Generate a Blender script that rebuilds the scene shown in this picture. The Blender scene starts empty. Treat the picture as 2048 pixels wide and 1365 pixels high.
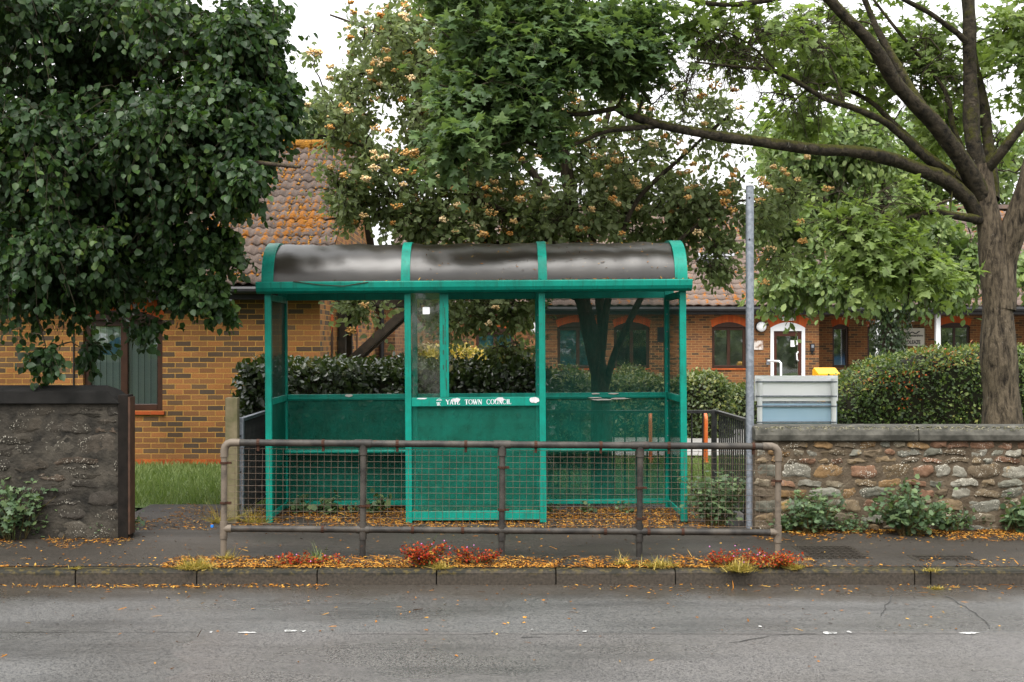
import bpy, math, random
import numpy as np
from mathutils import Vector, Matrix

R = math.radians
sc = bpy.context.scene
COL = sc.collection
rng = np.random.default_rng(7)
random.seed(7)

# ------------------------------------------------------------------ camera, sky, sun, exposure
F, CX, CY, ZC = 2275.6, 985.0, 682.5, 1.65
cam = bpy.data.cameras.new("camera"); camo = bpy.data.objects.new("camera", cam); COL.objects.link(camo)
camo.location = (0, 0, ZC); camo.rotation_euler = (R(90), 0, 0)
cam.lens = 40; cam.sensor_width = 36; cam.shift_x = (1024 - CX) / 2048
cam.clip_start = 0.05; cam.clip_end = 2000
sc.camera = camo

SUN_EL, SUN_ROT = R(58), R(200)
w = bpy.data.worlds.new("World"); sc.world = w; w.use_nodes = True
nt = w.node_tree; nt.nodes.clear()
wo = nt.nodes.new("ShaderNodeOutputWorld"); bg = nt.nodes.new("ShaderNodeBackground")
sky = nt.nodes.new("ShaderNodeTexSky"); sky.sky_type = 'NISHITA'; sky.sun_disc = False
sky.sun_elevation = SUN_EL; sky.sun_rotation = SUN_ROT; sky.air_density = 1.0; sky.dust_density = 4.0; sky.ozone_density = 1.0
hs = nt.nodes.new("ShaderNodeHueSaturation"); hs.inputs['Saturation'].default_value = 0.12
nt.links.new(sky.outputs[0], hs.inputs['Color'])
# overcast cloud: about three times brighter overhead than at the horizon
tc = nt.nodes.new("ShaderNodeTexCoord"); sx = nt.nodes.new("ShaderNodeSeparateXYZ"); nt.links.new(tc.outputs['Generated'], sx.inputs[0])
mr_ = nt.nodes.new("ShaderNodeMapRange"); nt.links.new(sx.outputs[2], mr_.inputs['Value'])
for k_, v_ in (('From Min', 0), ('From Max', 1), ('To Min', 3.6), ('To Max', 11.5)): mr_.inputs[k_].default_value = v_
cb = nt.nodes.new("ShaderNodeCombineColor")
for k_ in range(3): nt.links.new(mr_.outputs[0], cb.inputs[k_])
mxs = nt.nodes.new("ShaderNodeMix"); mxs.data_type = 'RGBA'; mxs.inputs[0].default_value = .8
nt.links.new(hs.outputs[0], mxs.inputs[6]); nt.links.new(cb.outputs[0], mxs.inputs[7]); nt.links.new(mxs.outputs[2], bg.inputs[0])
bg.inputs[1].default_value = 0.13
nt.links.new(bg.outputs[0], wo.inputs[0])
sun = bpy.data.lights.new("sun", 'SUN'); suno = bpy.data.objects.new("sun", sun); COL.objects.link(suno)
sun.energy = 1.5; sun.angle = R(40); sun.color = (1, .96, .9)
sd = Vector((math.sin(SUN_ROT) * math.cos(SUN_EL), math.cos(SUN_ROT) * math.cos(SUN_EL), math.sin(SUN_EL)))
suno.rotation_euler = (-sd).to_track_quat('-Z', 'Y').to_euler()
sc.view_settings.view_transform = 'Standard'; sc.view_settings.look = 'None'
sc.view_settings.exposure = 1.47; sc.view_settings.gamma = 1
sc.cycles.max_bounces = 8; sc.cycles.diffuse_bounces = 3; sc.cycles.glossy_bounces = 3
sc.cycles.transmission_bounces = 4; sc.cycles.transparent_max_bounces = 24
sc.cycles.caustics_reflective = False; sc.cycles.caustics_refractive = False
sc.cycles.use_denoising = True

# ------------------------------------------------------------------ helpers: places
def W(px, py, d): return np.array([(px - CX) * d / F, d, ZC + (CY - py) * d / F])
def X(px, d): return (px - CX) * d / F
def Z(py, d): return ZC + (CY - py) * d / F
def G(px, py, z=0.0):
    d = (ZC - z) * F / (py - CY)
    return np.array([(px - CX) * d / F, d, z])

# ------------------------------------------------------------------ helpers: objects
ORG = {}
def tag(o, label=None, cat=None, group=None, kind=None):
    if label: o['label'] = label
    if cat: o['category'] = cat
    if group: o['group'] = group
    if kind: o['kind'] = kind
    return o
def thing(name, label, cat, loc, group=None):
    o = bpy.data.objects.new(name, None); COL.objects.link(o); o.location = loc; o.empty_display_size = .2
    ORG[o.name] = np.array(loc, float)
    return tag(o, label, cat, group)
def link(name, me, parent=None):
    o = bpy.data.objects.new(name, me); COL.objects.link(o)
    if parent is not None:
        o.parent = parent; ORG[o.name] = ORG[parent.name]
    else:
        ORG[o.name] = np.zeros(3)
    return o
def copy_tree(o, parent=None):
    c = o.copy(); COL.objects.link(c)
    ORG[c.name] = ORG[o.name]
    if parent is not None: c.parent = parent
    for ch in o.children: copy_tree(ch, c)
    return c
def uv_box(me):
    n = len(me.loops)
    if n == 0: return
    co = np.empty(len(me.vertices) * 3); me.vertices.foreach_get('co', co); co = co.reshape(-1, 3)
    vi = np.empty(n, int); me.loops.foreach_get('vertex_index', vi)
    nf = len(me.polygons)
    nr = np.empty(nf * 3); me.polygons.foreach_get('normal', nr); nr = np.abs(nr.reshape(-1, 3))
    lt = np.empty(nf, int); me.polygons.foreach_get('loop_total', lt)
    ax = np.repeat(nr.argmax(1), lt)
    c = co[vi]
    uv = np.where((ax == 0)[:, None], c[:, [1, 2]], np.where((ax == 1)[:, None], c[:, [0, 2]], c[:, [0, 1]]))
    l = me.uv_layers.new(name='UVMap'); l.data.foreach_set('uv', uv.astype(np.float32).ravel())

class MB:
    def __init__(s): s.v = []; s.f = []; s.m = []
    def add(s, vs, fs, mi=0):
        b = len(s.v); s.v += [tuple(map(float, p)) for p in vs]; s.f += [tuple(b + i for i in f) for f in fs]; s.m += [mi] * len(fs); return s
    def box(s, x0, x1, y0, y1, z0, z1, mi=0):
        vs = [(x, y, z) for x in (x0, x1) for y in (y0, y1) for z in (z0, z1)]
        return s.add(vs, [(0, 1, 3, 2), (4, 6, 7, 5), (0, 4, 5, 1), (2, 3, 7, 6), (0, 2, 6, 4), (1, 5, 7, 3)], mi)
    def beam(s, a, b, wx, wy, mi=0, up=(0, 0, 1)):
        a, b = Vector(a), Vector(b); d = (b - a).normalized(); u = Vector(up)
        if abs(d.dot(u)) > .98: u = Vector((0, 1, 0))
        r = d.cross(u).normalized(); u = r.cross(d)
        vs = [p + r * sx * wx / 2 + u * sy * wy / 2 for p in (a, b) for sx, sy in ((-1, -1), (1, -1), (1, 1), (-1, 1))]
        return s.add(vs, [(3, 2, 1, 0), (4, 5, 6, 7), (0, 1, 5, 4), (1, 2, 6, 5), (2, 3, 7, 6), (3, 0, 4, 7)], mi)
    def tube(s, pts, r, n=12, mi=0, caps=True):
        pts = [Vector(p) for p in pts]; k = len(pts); rs = r if hasattr(r, '__len__') else [r] * k
        t = (pts[1] - pts[0]).normalized(); u = Vector((0, 0, 1)) if abs(t.z) < .9 else Vector((1, 0, 0))
        u = (u - t * u.dot(t)).normalized(); vs = []
        for i, p in enumerate(pts):
            t = (pts[min(i + 1, k - 1)] - pts[max(i - 1, 0)]).normalized()
            u = (u - t * u.dot(t)).normalized(); v = t.cross(u)
            vs += [p + (u * math.cos(a) + v * math.sin(a)) * rs[i] for a in [2 * math.pi * j / n for j in range(n)]]
        fs = [(i * n + j, i * n + (j + 1) % n, (i + 1) * n + (j + 1) % n, (i + 1) * n + j) for i in range(k - 1) for j in range(n)]
        if caps: fs += [tuple(range(n))[::-1], tuple((k - 1) * n + j for j in range(n))]
        return s.add(vs, fs, mi)
    def extr(s, prof, x0, x1, mi=0):   # closed profile in (y,z), extruded along x
        n = len(prof); vs = [(x, y, z) for x in (x0, x1) for y, z in prof]
        fs = [(j, (j + 1) % n, n + (j + 1) % n, n + j) for j in range(n)] + [tuple(range(n))[::-1], tuple(range(n, 2 * n))]
        return s.add(vs, fs, mi)
    def plate(s, poly, y0, y1, mi=0):  # polygon in (x,z) with thickness in y
        n = len(poly); vs = [(x, y, z) for y in (y0, y1) for x, z in poly]
        fs = [tuple(range(n)), tuple(range(n, 2 * n))[::-1]] + [((j + 1) % n, j, n + j, n + (j + 1) % n) for j in range(n)]
        return s.add(vs, fs, mi)
    def ball(s, c, r, nu=14, nv=8, mi=0, sc_=(1, 1, 1)):
        vs = [(c[0], c[1], c[2] + r * sc_[2])]
        for i in range(1, nv):
            a = math.pi * i / nv
            for j in range(nu):
                b = 2 * math.pi * j / nu
                vs.append((c[0] + r * sc_[0] * math.sin(a) * math.cos(b), c[1] + r * sc_[1] * math.sin(a) * math.sin(b), c[2] + r * sc_[2] * math.cos(a)))
        vs.append((c[0], c[1], c[2] - r * sc_[2])); L = len(vs) - 1; fs = []
        for j in range(nu):
            fs.append((0, 1 + j, 1 + (j + 1) % nu)); fs.append((L, L - nu + (j + 1) % nu, L - nu + j))
            for i in range(nv - 2):
                a = 1 + i * nu; fs.append((a + j, a + nu + j, a + nu + (j + 1) % nu, a + (j + 1) % nu))
        return s.add(vs, fs, mi)
    def build(s, name, mats, parent=None, smooth=False, bevel=0, fixn=True):
        o_ = ORG[parent.name] if parent is not None else np.zeros(3)
        me = bpy.data.meshes.new(name)
        me.from_pydata([(p[0] - o_[0], p[1] - o_[1], p[2] - o_[2]) for p in s.v], [], s.f)
        mats = mats if isinstance(mats, (list, tuple)) else [mats]
        for m in mats: me.materials.append(m)
        if len(mats) > 1: me.polygons.foreach_set('material_index', s.m)
        if fixn:
            import bmesh
            bm = bmesh.new(); bm.from_mesh(me); bmesh.ops.recalc_face_normals(bm, faces=bm.faces); bm.to_mesh(me); bm.free()
        if smooth: me.polygons.foreach_set('use_smooth', [True] * len(me.polygons))
        uv_box(me)
        o = link(name, me, parent)
        if bevel:
            b = o.modifiers.new('bevel', 'BEVEL'); b.width = bevel; b.segments = 2; b.limit_method = 'ANGLE'; b.angle_limit = R(40)
        if smooth and bevel == 0:
            try: me.set_sharp_from_angle(angle=R(40))
            except Exception: pass
        return o

def np_mesh(name, V, faces, mats, parent=None, smooth=False, attr=None, uv=None):
    """faces: list of (k, array(n,k)) ; V world coords; attr: per-vertex float"""
    o_ = ORG[parent.name] if parent is not None else np.zeros(3)
    me = bpy.data.meshes.new(name)
    V = np.asarray(V, float) - o_
    me.vertices.add(len(V)); me.vertices.foreach_set('co', V.astype(np.float32).ravel())
    li = np.concatenate([a.ravel() for a in faces]).astype(np.int32)
    st = []; b = 0
    for a in faces:
        n, k = a.shape; st.append(b + np.arange(n) * k); b += n * k
    st = np.concatenate(st).astype(np.int32)
    me.loops.add(len(li)); me.loops.foreach_set('vertex_index', li)
    me.polygons.add(len(st)); me.polygons.foreach_set('loop_start', st)
    me.update(calc_edges=True); me.validate()
    for m in (mats if isinstance(mats, (list, tuple)) else [mats]): me.materials.append(m)
    if attr is not None:
        a = me.attributes.new('rnd', 'FLOAT', 'POINT'); a.data.foreach_set('value', np.asarray(attr, np.float32))
    if uv is not None:
        l = me.uv_layers.new(name='UVMap'); vi = np.empty(len(me.loops), int); me.loops.foreach_get('vertex_index', vi)
        l.data.foreach_set('uv', uv[vi].astype(np.float32).ravel())
    if smooth: me.polygons.foreach_set('use_smooth', [True] * len(me.polygons))
    return link(name, me, parent)

def nrm(a): return a / np.maximum(np.linalg.norm(a, axis=-1, keepdims=True), 1e-9)
def scatter(name, shape, P, Y, N, S, mat, parent=None, rnd=None, smooth=False):
    """copies of a small leaf shape merged into one mesh: P place, Y direction of length, N normal, S size"""
    sv, sf = shape; sv = np.asarray(sv, float)
    Y = nrm(Y); N = nrm(N - Y * (N * Y).sum(1, keepdims=True)); Xd = np.cross(Y, N)
    S = np.broadcast_to(np.asarray(S, float), (len(P),)) if np.ndim(S) < 2 else S
    S3 = S[:, None, None] if np.ndim(S) == 1 else S[:, None, :]
    L = sv[None] * S3
    V = P[:, None] + L[..., 0:1] * Xd[:, None] + L[..., 1:2] * Y[:, None] + L[..., 2:3] * N[:, None]
    k = len(sv); base = (np.arange(len(P)) * k)[:, None, None]
    faces = []
    for q in (3, 4):
        a = np.array([f for f in sf if len(f) == q])
        if len(a): faces.append((base + a[None]).reshape(-1, q))
    rnd = rng.random(len(P)) if rnd is None else rnd
    return np_mesh(name, V.reshape(-1, 3), faces, mat, parent, smooth, np.repeat(rnd, k))

OVATE = ([(0, 0, 0), (0, .5, -.04), (0, 1, -.16), (-.38, .28, .07), (-.33, .66, .03), (.38, .28, .07), (.33, .66, .03)],
         [(0, 1, 4, 3), (1, 2, 4), (0, 5, 6, 1), (1, 6, 2)])
OVAL = ([(0, 0, 0), (0, .5, -.03), (0, 1, -.08), (-.27, .35, .08), (-.27, .72, .04), (.27, .35, .08), (.27, .72, .04)],
        [(0, 1, 4, 3), (1, 2, 4), (0, 5, 6, 1), (1, 6, 2)])
LANCE = ([(0, 0, 0), (0, 1, -.15), (-.17, .4, .05), (.17, .4, .05)], [(0, 1, 2), (0, 3, 1)])
RHOMB = ([(0, 0, 0), (0, 1, -.05), (-.3, .5, .06), (.3, .5, .06)], [(0, 1, 2), (0, 3, 1)])
_mo = [(0, .1), (.40, .0), (.36, .16), (.25, .28), (.50, .40), (.58, .58), (.38, .56), (.20, .60), (.16, .82), (0, 1.02)]
_mo = _mo + [(-x, y) for x, y in _mo[1:-1]][::-1]
MAPLE = ([(0, .38, .06)] + [(x, y, -.12 * abs(x) - .12 * max(0, y - .5)) for x, y in _mo], [(0, 1 + (i + 1) % len(_mo), 1 + i) for i in range(len(_mo))])
OCTA = ([(0, 0, 1), (1, 0, 0), (0, 1, 0), (-1, 0, 0), (0, -1, 0), (0, 0, -1)], [(0, 1, 2), (0, 2, 3), (0, 3, 4), (0, 4, 1), (5, 2, 1), (5, 3, 2), (5, 4, 3), (5, 1, 4)])
BLADE = ([(-.03, 0, 0), (.03, 0, 0), (.022, .5, .06), (-.022, .5, .06), (0, 1, .25)], [(0, 1, 2, 3), (3, 2, 4)])
BIT = ([(-.12, 0, 0), (.12, 0, .05), (.14, .55, .08), (-.08, .5, .02), (.02, 1, .0)], [(0, 1, 2, 3), (3, 2, 4)])

def rv(n): return nrm(rng.normal(size=(n, 3)))
def noise3(p, s, seed=0):
    r = np.random.default_rng(100 + seed); o = np.zeros(len(p))
    for k in range(6):
        d = r.normal(size=3) * s * (1 + .35 * k); o += np.sin(p @ d + r.random() * 6.28) / (1 + .25 * k)
    return o / 3.2

# ------------------------------------------------------------------ helpers: materials
def lin(c): return tuple(((v / 255 + .055) / 1.055) ** 2.4 if v / 255 > .04045 else v / 255 / 12.92 for v in c)
class Mat:
    def __init__(s, name):
        s.m = bpy.data.materials.new(name); s.m.use_nodes = True; s.t = s.m.node_tree; s.t.nodes.clear()
        s.out = s.n('OutputMaterial')
    def n(s, typ, ins=None, **kw):
        x = s.t.nodes.new('ShaderNode' + typ)
        for k, v in kw.items(): setattr(x, k, v)
        for k, v in (ins or {}).items(): s.set(x, k, v)
        return x
    def set(s, x, k, v):
        i = x.inputs[k]
        if isinstance(v, bpy.types.NodeSocket): s.t.links.new(v, i)
        elif isinstance(v, bpy.types.Node): s.t.links.new(v.outputs[0], i)
        else:
            if i.type == 'RGBA' and len(v) == 3: v = (*v, 1)
            i.default_value = v
    def ramp(s, fac, stops, interp='LINEAR'):
        r = s.n('ValToRGB', {0: fac}); cr = r.color_ramp; cr.interpolation = interp
        while len(cr.elements) < len(stops): cr.elements.new(.5)
        for e, (p, c) in zip(cr.elements, stops):
            e.position = p; e.color = (*c, 1) if hasattr(c, '__len__') else (c, c, c, 1)
        return r.outputs[0]
    def mix(s, f, a, b, blend='MIX'):
        x = s.n('Mix', data_type='RGBA', blend_type=blend); s.set(x, 0, f); s.set(x, 6, a); s.set(x, 7, b); return x.outputs[2]
    def math(s, op, a, b=None, c=None):
        x = s.n('Math', operation=op); s.set(x, 0, a)
        if b is not None: s.set(x, 1, b)
        if c is not None: s.set(x, 2, c)
        return x.outputs[0]
    def noise(s, vec, scale, detail=4, rough=.55, dist=0):
        return s.n('TexNoise', {'Vector': vec, 'Scale': scale, 'Detail': detail, 'Roughness': rough, 'Distortion': dist}).outputs[0]
    def coords(s, which='Object', scale=None):
        c = s.n('TexCoord').outputs[which]
        if scale: c = s.n('Mapping', {'Vector': c, 'Scale': scale}).outputs[0]
        return c
    def bump(s, h, strength=.3, dist=.01, normal=None):
        i = {'Height': h, 'Strength': strength, 'Distance': dist}
        if normal is not None: i['Normal'] = normal
        return s.n('Bump', i).outputs[0]
    def done(s, **ins):
        ins.setdefault('Specular_IOR_Level', .22)
        p = s.n('BsdfPrincipled', {k.replace('_', ' '): v for k, v in ins.items()}); s.set(s.out, 0, p); s.p = p; return s.m
    def attr(s, name): return s.n('Attribute', attribute_name=name).outputs['Fac']

def simple(name, c1, c2=None, scale=6, rough=.5, bump=.15, bscale=60, bdist=.003, metal=0, lo=.35, hi=.65, spec=.25, rough2=None, detail=5):
    m = Mat(name); co = m.coords()
    f = m.ramp(m.noise(co, scale, detail), [(lo, 0), (hi, 1)])
    col = m.mix(f, c1, c2 or c1)
    r = m.mix(f, (rough,) * 3, (rough2 or rough,) * 3)
    return m.done(Base_Color=col, Roughness=r, Metallic=metal, Specular_IOR_Level=spec, Normal=m.bump(m.noise(co, bscale, 4), bump, bdist))

def brick_mat(name, cols, mortar, seed=0, stain=.5):
    m = Mat(name); uv = m.coords('UV'); ob = m.coords()
    warp = m.n('VectorMath', {0: m.n('TexNoise', {'Vector': uv, 'Scale': 14.0, 'Detail': 2}).outputs[1], 1: (.5, .5, .5)}, operation='SUBTRACT').outputs[0]
    uvw = m.n('VectorMath', {0: warp, 1: (.009, .009, 0), 2: uv}, operation='MULTIPLY_ADD').outputs[0]
    b = m.n('TexBrick', {'Vector': uvw, 'Color1': (0, 0, 0, 1), 'Color2': (1, 1, 1, 1), 'Mortar': (.5, .5, .5, 1), 'Scale': 1.0, 'Mortar Size': .0068, 'Mortar Smooth': .25,
                         'Bias': 0.0, 'Brick Width': .225, 'Row Height': .075}, offset=.5)
    n = len(cols); c = m.ramp(b.outputs[0], [(i / n, x) for i, x in enumerate(cols)], 'CONSTANT')
    nz = m.noise(ob, 55, 5); big = m.noise(ob, 1.3, 3)
    c = m.mix(m.ramp(nz, [(.3, 0), (.75, 1)]), m.mix(.35, c, (.02, .015, .012)), c)
    mo = m.mix(m.ramp(nz, [(.3, 0), (.7, 1)]), tuple(x * .6 for x in mortar), mortar)
    col = m.mix(b.outputs[1], c, mo)
    col = m.mix(m.math('MULTIPLY', m.ramp(big, [(.45, 0), (.75, 1)]), stain), col, m.mix(1.0, col, (.55, .5, .38), 'MULTIPLY'))
    h = m.math('MULTIPLY_ADD', b.outputs[1], -1.0, m.math('MULTIPLY', nz, .35))
    return m.done(Base_Color=col, Roughness=.88, Normal=m.bump(h, .8, .008))

def leaf_mat(name, stops, rough=.42, trans=.28, tcol=None, spec=.5):
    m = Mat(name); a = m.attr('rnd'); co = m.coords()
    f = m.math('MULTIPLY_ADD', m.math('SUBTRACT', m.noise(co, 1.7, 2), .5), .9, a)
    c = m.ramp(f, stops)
    p = m.n('BsdfPrincipled', {'Base Color': c, 'Roughness': rough, 'Specular IOR Level': spec})
    t = m.n('BsdfTranslucent', {'Color': m.mix(.55, c, tcol or (.16, .26, .02))})
    mx = m.n('MixShader', {0: trans, 1: p, 2: t}); m.set(m.out, 0, mx)
    return m.m

def attr_mat(name, stops, rough=.7, interp='LINEAR', bump=0):
    m = Mat(name); c = m.ramp(m.attr('rnd'), stops, interp)
    return m.done(Base_Color=c, Roughness=rough)

M = {}
gp = (.002, .225, .165)
def paint(name, col, wear=.5, rough=.38):
    m = Mat(name); co = m.coords()
    n1 = m.noise(co, 7, 6, .65); n2 = m.noise(co, 45, 4, .6)
    c = m.mix(m.ramp(n1, [(.35, 0), (.75, 1)]), col, tuple(x * .62 for x in col))
    st = m.noise(m.coords(scale=(38, 38, 1.6)), 1.0, 4, .6); c = m.mix(m.math('MULTIPLY', m.ramp(st, [(.54, 0), (.68, 1)]), .45), c, (.012, .07, .045))
    sp = m.math('MULTIPLY', m.ramp(n2, [(.63, 0), (.68, 1)]), m.ramp(m.noise(co, 3, 2), [(.45, 0), (.6, wear)]))
    c = m.mix(sp, c, (.035, .03, .018))
    return m.done(Base_Color=c, Roughness=m.ramp(n1, [(.3, rough), (.8, rough + .25)]), Normal=m.bump(n2, .06, .002))
M['green'] = paint('green_paint', gp)
def perforated(name, ca, cb, hr_):
    m = Mat(name); uv = m.coords('UV')
    s = m.n('VectorMath', {0: uv, 1: (110, 110, 0)}, operation='MULTIPLY').outputs[0]
    fr = m.n('VectorMath', {0: s}, operation='FRACTION').outputs[0]
    ce = m.n('VectorMath', {0: fr, 1: (.5, .5, 0)}, operation='SUBTRACT').outputs[0]
    ln = m.n('VectorMath', {0: ce}, operation='LENGTH').outputs['Value']
    hole = m.math('LESS_THAN', ln, hr_)
    co = m.coords(); n = m.noise(co, 5, 6, .7)
    c = m.mix(m.ramp(n, [(.4, 0), (.62, 1)]), ca, cb)
    c = m.mix(m.math('MULTIPLY', m.ramp(m.noise(co, 26, 5, .7), [(.62, 0), (.72, 1)]), .5), c, tuple(q * 1.6 for q in cb))
    p = m.n('BsdfPrincipled', {'Base Color': c, 'Roughness': .6, 'Specular IOR Level': .2})
    mx = m.n('MixShader', {0: hole, 1: p, 2: m.n('BsdfTransparent')}); m.set(m.out, 0, mx); return m.m
M['perf'] = perforated('perforated_green', (.0015, .075, .048), (.002, .115, .078), .325)
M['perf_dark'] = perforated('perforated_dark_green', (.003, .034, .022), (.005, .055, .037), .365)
def glass(name, tint=(.9, .95, .93), refl=.06, dirt=.08, rough=.02):
    m = Mat(name); co = m.coords()
    lw = m.n('Fresnel', {'IOR': 1.5}).outputs[0]
    tr = m.n('BsdfTransparent', {'Color': tint}); gl = m.n('BsdfGlossy', {'Color': (1, 1, 1), 'Roughness': rough, 'Normal': m.bump(m.noise(co, 1.5, 2), .08, .02)})
    a = m.n('MixShader', {0: m.math('ADD', lw, refl), 1: tr, 2: gl})
    df = m.n('BsdfDiffuse', {'Color': (.3, .3, .27)})
    m.set(m.out, 0, m.n('MixShader', {0: m.math('MULTIPLY', m.ramp(m.noise(co, 5, 6, .7), [(.4, 0), (.75, 1)]), dirt), 1: a, 2: df})); return m.m
M['pane'] = glass('scratched_glass', (.82, .86, .83), .0, .22)
M['window_glass'] = glass('window_glass', (.92, .96, .95), .07, .04)
M['brick'] = brick_mat('yellow_brown_brick', [(.085, .054, .034), (.24, .108, .040), (.32, .132, .044), (.135, .078, .042), (.27, .122, .044), (.080, .055, .038), (.20, .088, .035), (.33, .138, .042)], (.45, .25, .066))
M['brick_far'] = brick_mat('brown_brick', [(.085, .05, .03), (.20, .085, .036), (.25, .10, .038), (.14, .066, .034), (.22, .095, .038)], (.36, .21, .085))
M['red_brick'] = brick_mat('red_brick', [(.44, .085, .018), (.36, .07, .016), (.5, .11, .02)], (.3, .1, .03))
def soldier():
    m = Mat('red_soldier_bricks'); uv = m.coords('UV')
    b = m.n('TexBrick', {'Vector': uv, 'Color1': (0, 0, 0, 1), 'Color2': (1, 1, 1, 1), 'Scale': 1.0, 'Mortar Size': .004, 'Brick Width': .075, 'Row Height': 3.0}, offset=0)
    c = m.ramp(b.outputs[0], [(0, (.46, .095, .02)), (1, (.34, .06, .015))])
    return m.done(Base_Color=m.mix(b.outputs[1], c, (.25, .1, .04)), Roughness=.85)
M['soldier'] = soldier()
M['brown_frame'] = simple('dark_brown_frame', (.028, .012, .007), (.045, .02, .012), rough=.4, bump=.03)
M['black'] = simple('black_plastic', (.012, .012, .012), (.02, .02, .022), rough=.4, bump=.03)
M['white'] = simple('white_paint', (.78, .79, .8), (.68, .69, .7), rough=.45, bump=.03, scale=2)
M['dark_room'] = simple('dark_room', (.012, .013, .013), (.02, .02, .02), rough=.9)
def blinds():
    m = Mat('vertical_blinds'); uv = m.coords('UV')
    s = m.n('SeparateXYZ', {0: uv}).outputs[0]; fr = m.math('FRACT', m.math('MULTIPLY', s, 1 / .089))
    e = m.math('LESS_THAN', fr, .07)
    c = m.mix(fr, (.46, .56, .54), (.60, .70, .68))
    return m.done(Base_Color=m.mix(e, c, (.03, .05, .045)), Roughness=.8)
M['blinds'] = blinds()
def tile_mat(name, base, base2, moss, lo, hi):
    m = Mat(name); uv = m.coords('UV'); co = m.coords()
    u = m.n('SeparateXYZ', {0: uv}).outputs[0]; fr = m.math('FRACT', u)
    val = m.math('ABSOLUTE', m.math('SUBTRACT', fr, .5))            # 0.5 at the roll, 0 in the valley
    cell = m.n('TexWhiteNoise', {'Vector': m.n('VectorMath', {0: uv}, operation='FLOOR').outputs[0]}, noise_dimensions='2D').outputs[0]
    c = m.mix(cell, base, base2)
    c = m.mix(m.ramp(m.noise(co, 40, 5), [(.5, 0), (.75, .5)]), c, (.20, .165, .14))
    n = m.noise(co, 9, 6, .7); b = m.noise(co, .9, 3)
    k = m.math('ADD', m.math('MULTIPLY_ADD', val, -.36, n), m.math('MULTIPLY', m.math('SUBTRACT', b, .5), .7))
    mk = m.ramp(k, [(lo, 0), (hi, 1)])
    mc = m.mix(m.ramp(m.noise(co, 30, 4), [(.35, 0), (.65, 1)]), moss, tuple(x * .4 for x in moss))
    return m.done(Base_Color=m.mix(mk, c, mc), Roughness=.85, Normal=m.bump(m.noise(co, 60, 5), .5, .01))
M['tile'] = tile_mat('mossy_roof_tile', (.062, .046, .038), (.095, .070, .058), (.26, .095, .008), .46, .55)
M['tile_far'] = tile_mat('far_roof_tile', (.105, .078, .066), (.15, .11, .09), (.34, .12, .014), .50, .60)
M['moss'] = attr_mat('orange_moss', [(0, (.07, .032, .005)), (.5, (.17, .068, .007)), (1, (.25, .115, .012))], .95)
def tarmac(name, c1, c2, sp, rough, patch=False):
    m = Mat(name); co = m.coords()
    fine = m.noise(co, 150, 3, .6); v = m.n('TexVoronoi', {'Vector': co, 'Scale': 150.0}).outputs['Color']
    g = m.n('SeparateXYZ', {0: v}).outputs[0]
    big = m.noise(m.coords(scale=(.5, 1.2, 1)), 1.1, 5, .6)
    c = m.mix(m.ramp(big, [(.35, 0), (.65, 1)]), c1, c2)
    if patch:
        y = m.n('SeparateXYZ', {0: co}); yy = m.math('ADD', y.outputs[1], m.math('MULTIPLY', m.math('SUBTRACT', m.noise(co, 3, 3), .5), .12))
        mk = m.math('MULTIPLY', m.math('LESS_THAN', yy, 6.87), m.math('GREATER_THAN', m.math('ADD', y.outputs[0], m.math('MULTIPLY', m.noise(co, 2, 3), .5)), -1.45))
        c = m.mix(m.math('MULTIPLY', mk, .75), c, (.052, .048, .050))
    c = m.mix(m.math('MULTIPLY', g, sp), c, (.26, .245, .22))
    c = m.mix(m.math('MULTIPLY', m.math('LESS_THAN', g, .2), .55), c, (.012, .012, .011))
    if patch:
        gy = m.math('ADD', y.outputs[1], m.math('MULTIPLY', m.math('SUBTRACT', m.noise(co, 1.6, 5, .65), .5), .7))
        c = m.mix(m.ramp(m.math('SUBTRACT', gy, 7.3), [(.35, 0), (.62, .75)]), c, m.mix(m.noise(co, 20, 5), (.016, .013, .009), (.045, .034, .022)))
        st = m.noise(m.coords(scale=(.35, 2.2, 1)), 1.3, 5, .6); c = m.mix(m.math('MULTIPLY', m.ramp(st, [(.52, 0), (.7, 1)]), .5), c, (.018, .018, .018))
    wet = m.ramp(m.noise(m.coords(scale=(.6, 1.5, 1)), .9, 4, .55), [(.40, rough - .17), (.62, rough + .10)])
    return m.done(Base_Color=c, Roughness=wet, Normal=m.bump(m.math('ADD', fine, m.math('MULTIPLY', g, .6)), .38, .006), Specular_IOR_Level=.5 if patch else .25)
M['road'] = tarmac('damp_road_tarmac', (.025, .0265, .029), (.048, .050, .053), .36, .41, True)
M['pavement'] = tarmac('damp_pavement_tarmac', (.016, .013, .010), (.034, .028, .022), .06, .66)
M['carpark'] = tarmac('pale_tarmac', (.20, .19, .18), (.28, .27, .25), .2, .6)
M['soil'] = simple('soil', (.05, .04, .02), (.035, .05, .015), rough=.95, bump=.5, bscale=20, bdist=.03)
M['lawn'] = simple('lawn_ground', (.09, .13, .035), (.06, .095, .022), rough=.95, bump=.6, bscale=70, bdist=.02)
def kerb_m():
    m = Mat('kerb_concrete'); co = m.coords(); z = m.n('SeparateXYZ', {0: co}).outputs[2]
    n = m.noise(m.coords(scale=(1, 1, 2)), 7, 6, .7)
    c = m.mix(m.ramp(m.noise(co, 50, 4), [(.3, 0), (.7, 1)]), (.030, .025, .020), (.062, .050, .038))
    k = m.math('ADD', n, m.math('MULTIPLY', z, 6.5))
    c = m.mix(m.ramp(k, [(.22, 0), (.45, .9)]), c, m.mix(m.ramp(m.noise(co, 25, 4), [(.5, 0), (.62, 1)]), (.011, .011, .007), (.06, .045, .01)))
    return m.done(Base_Color=c, Roughness=.7, Normal=m.bump(m.noise(co, 40, 5), .5, .006))
M['kerb'] = kerb_m()
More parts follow.
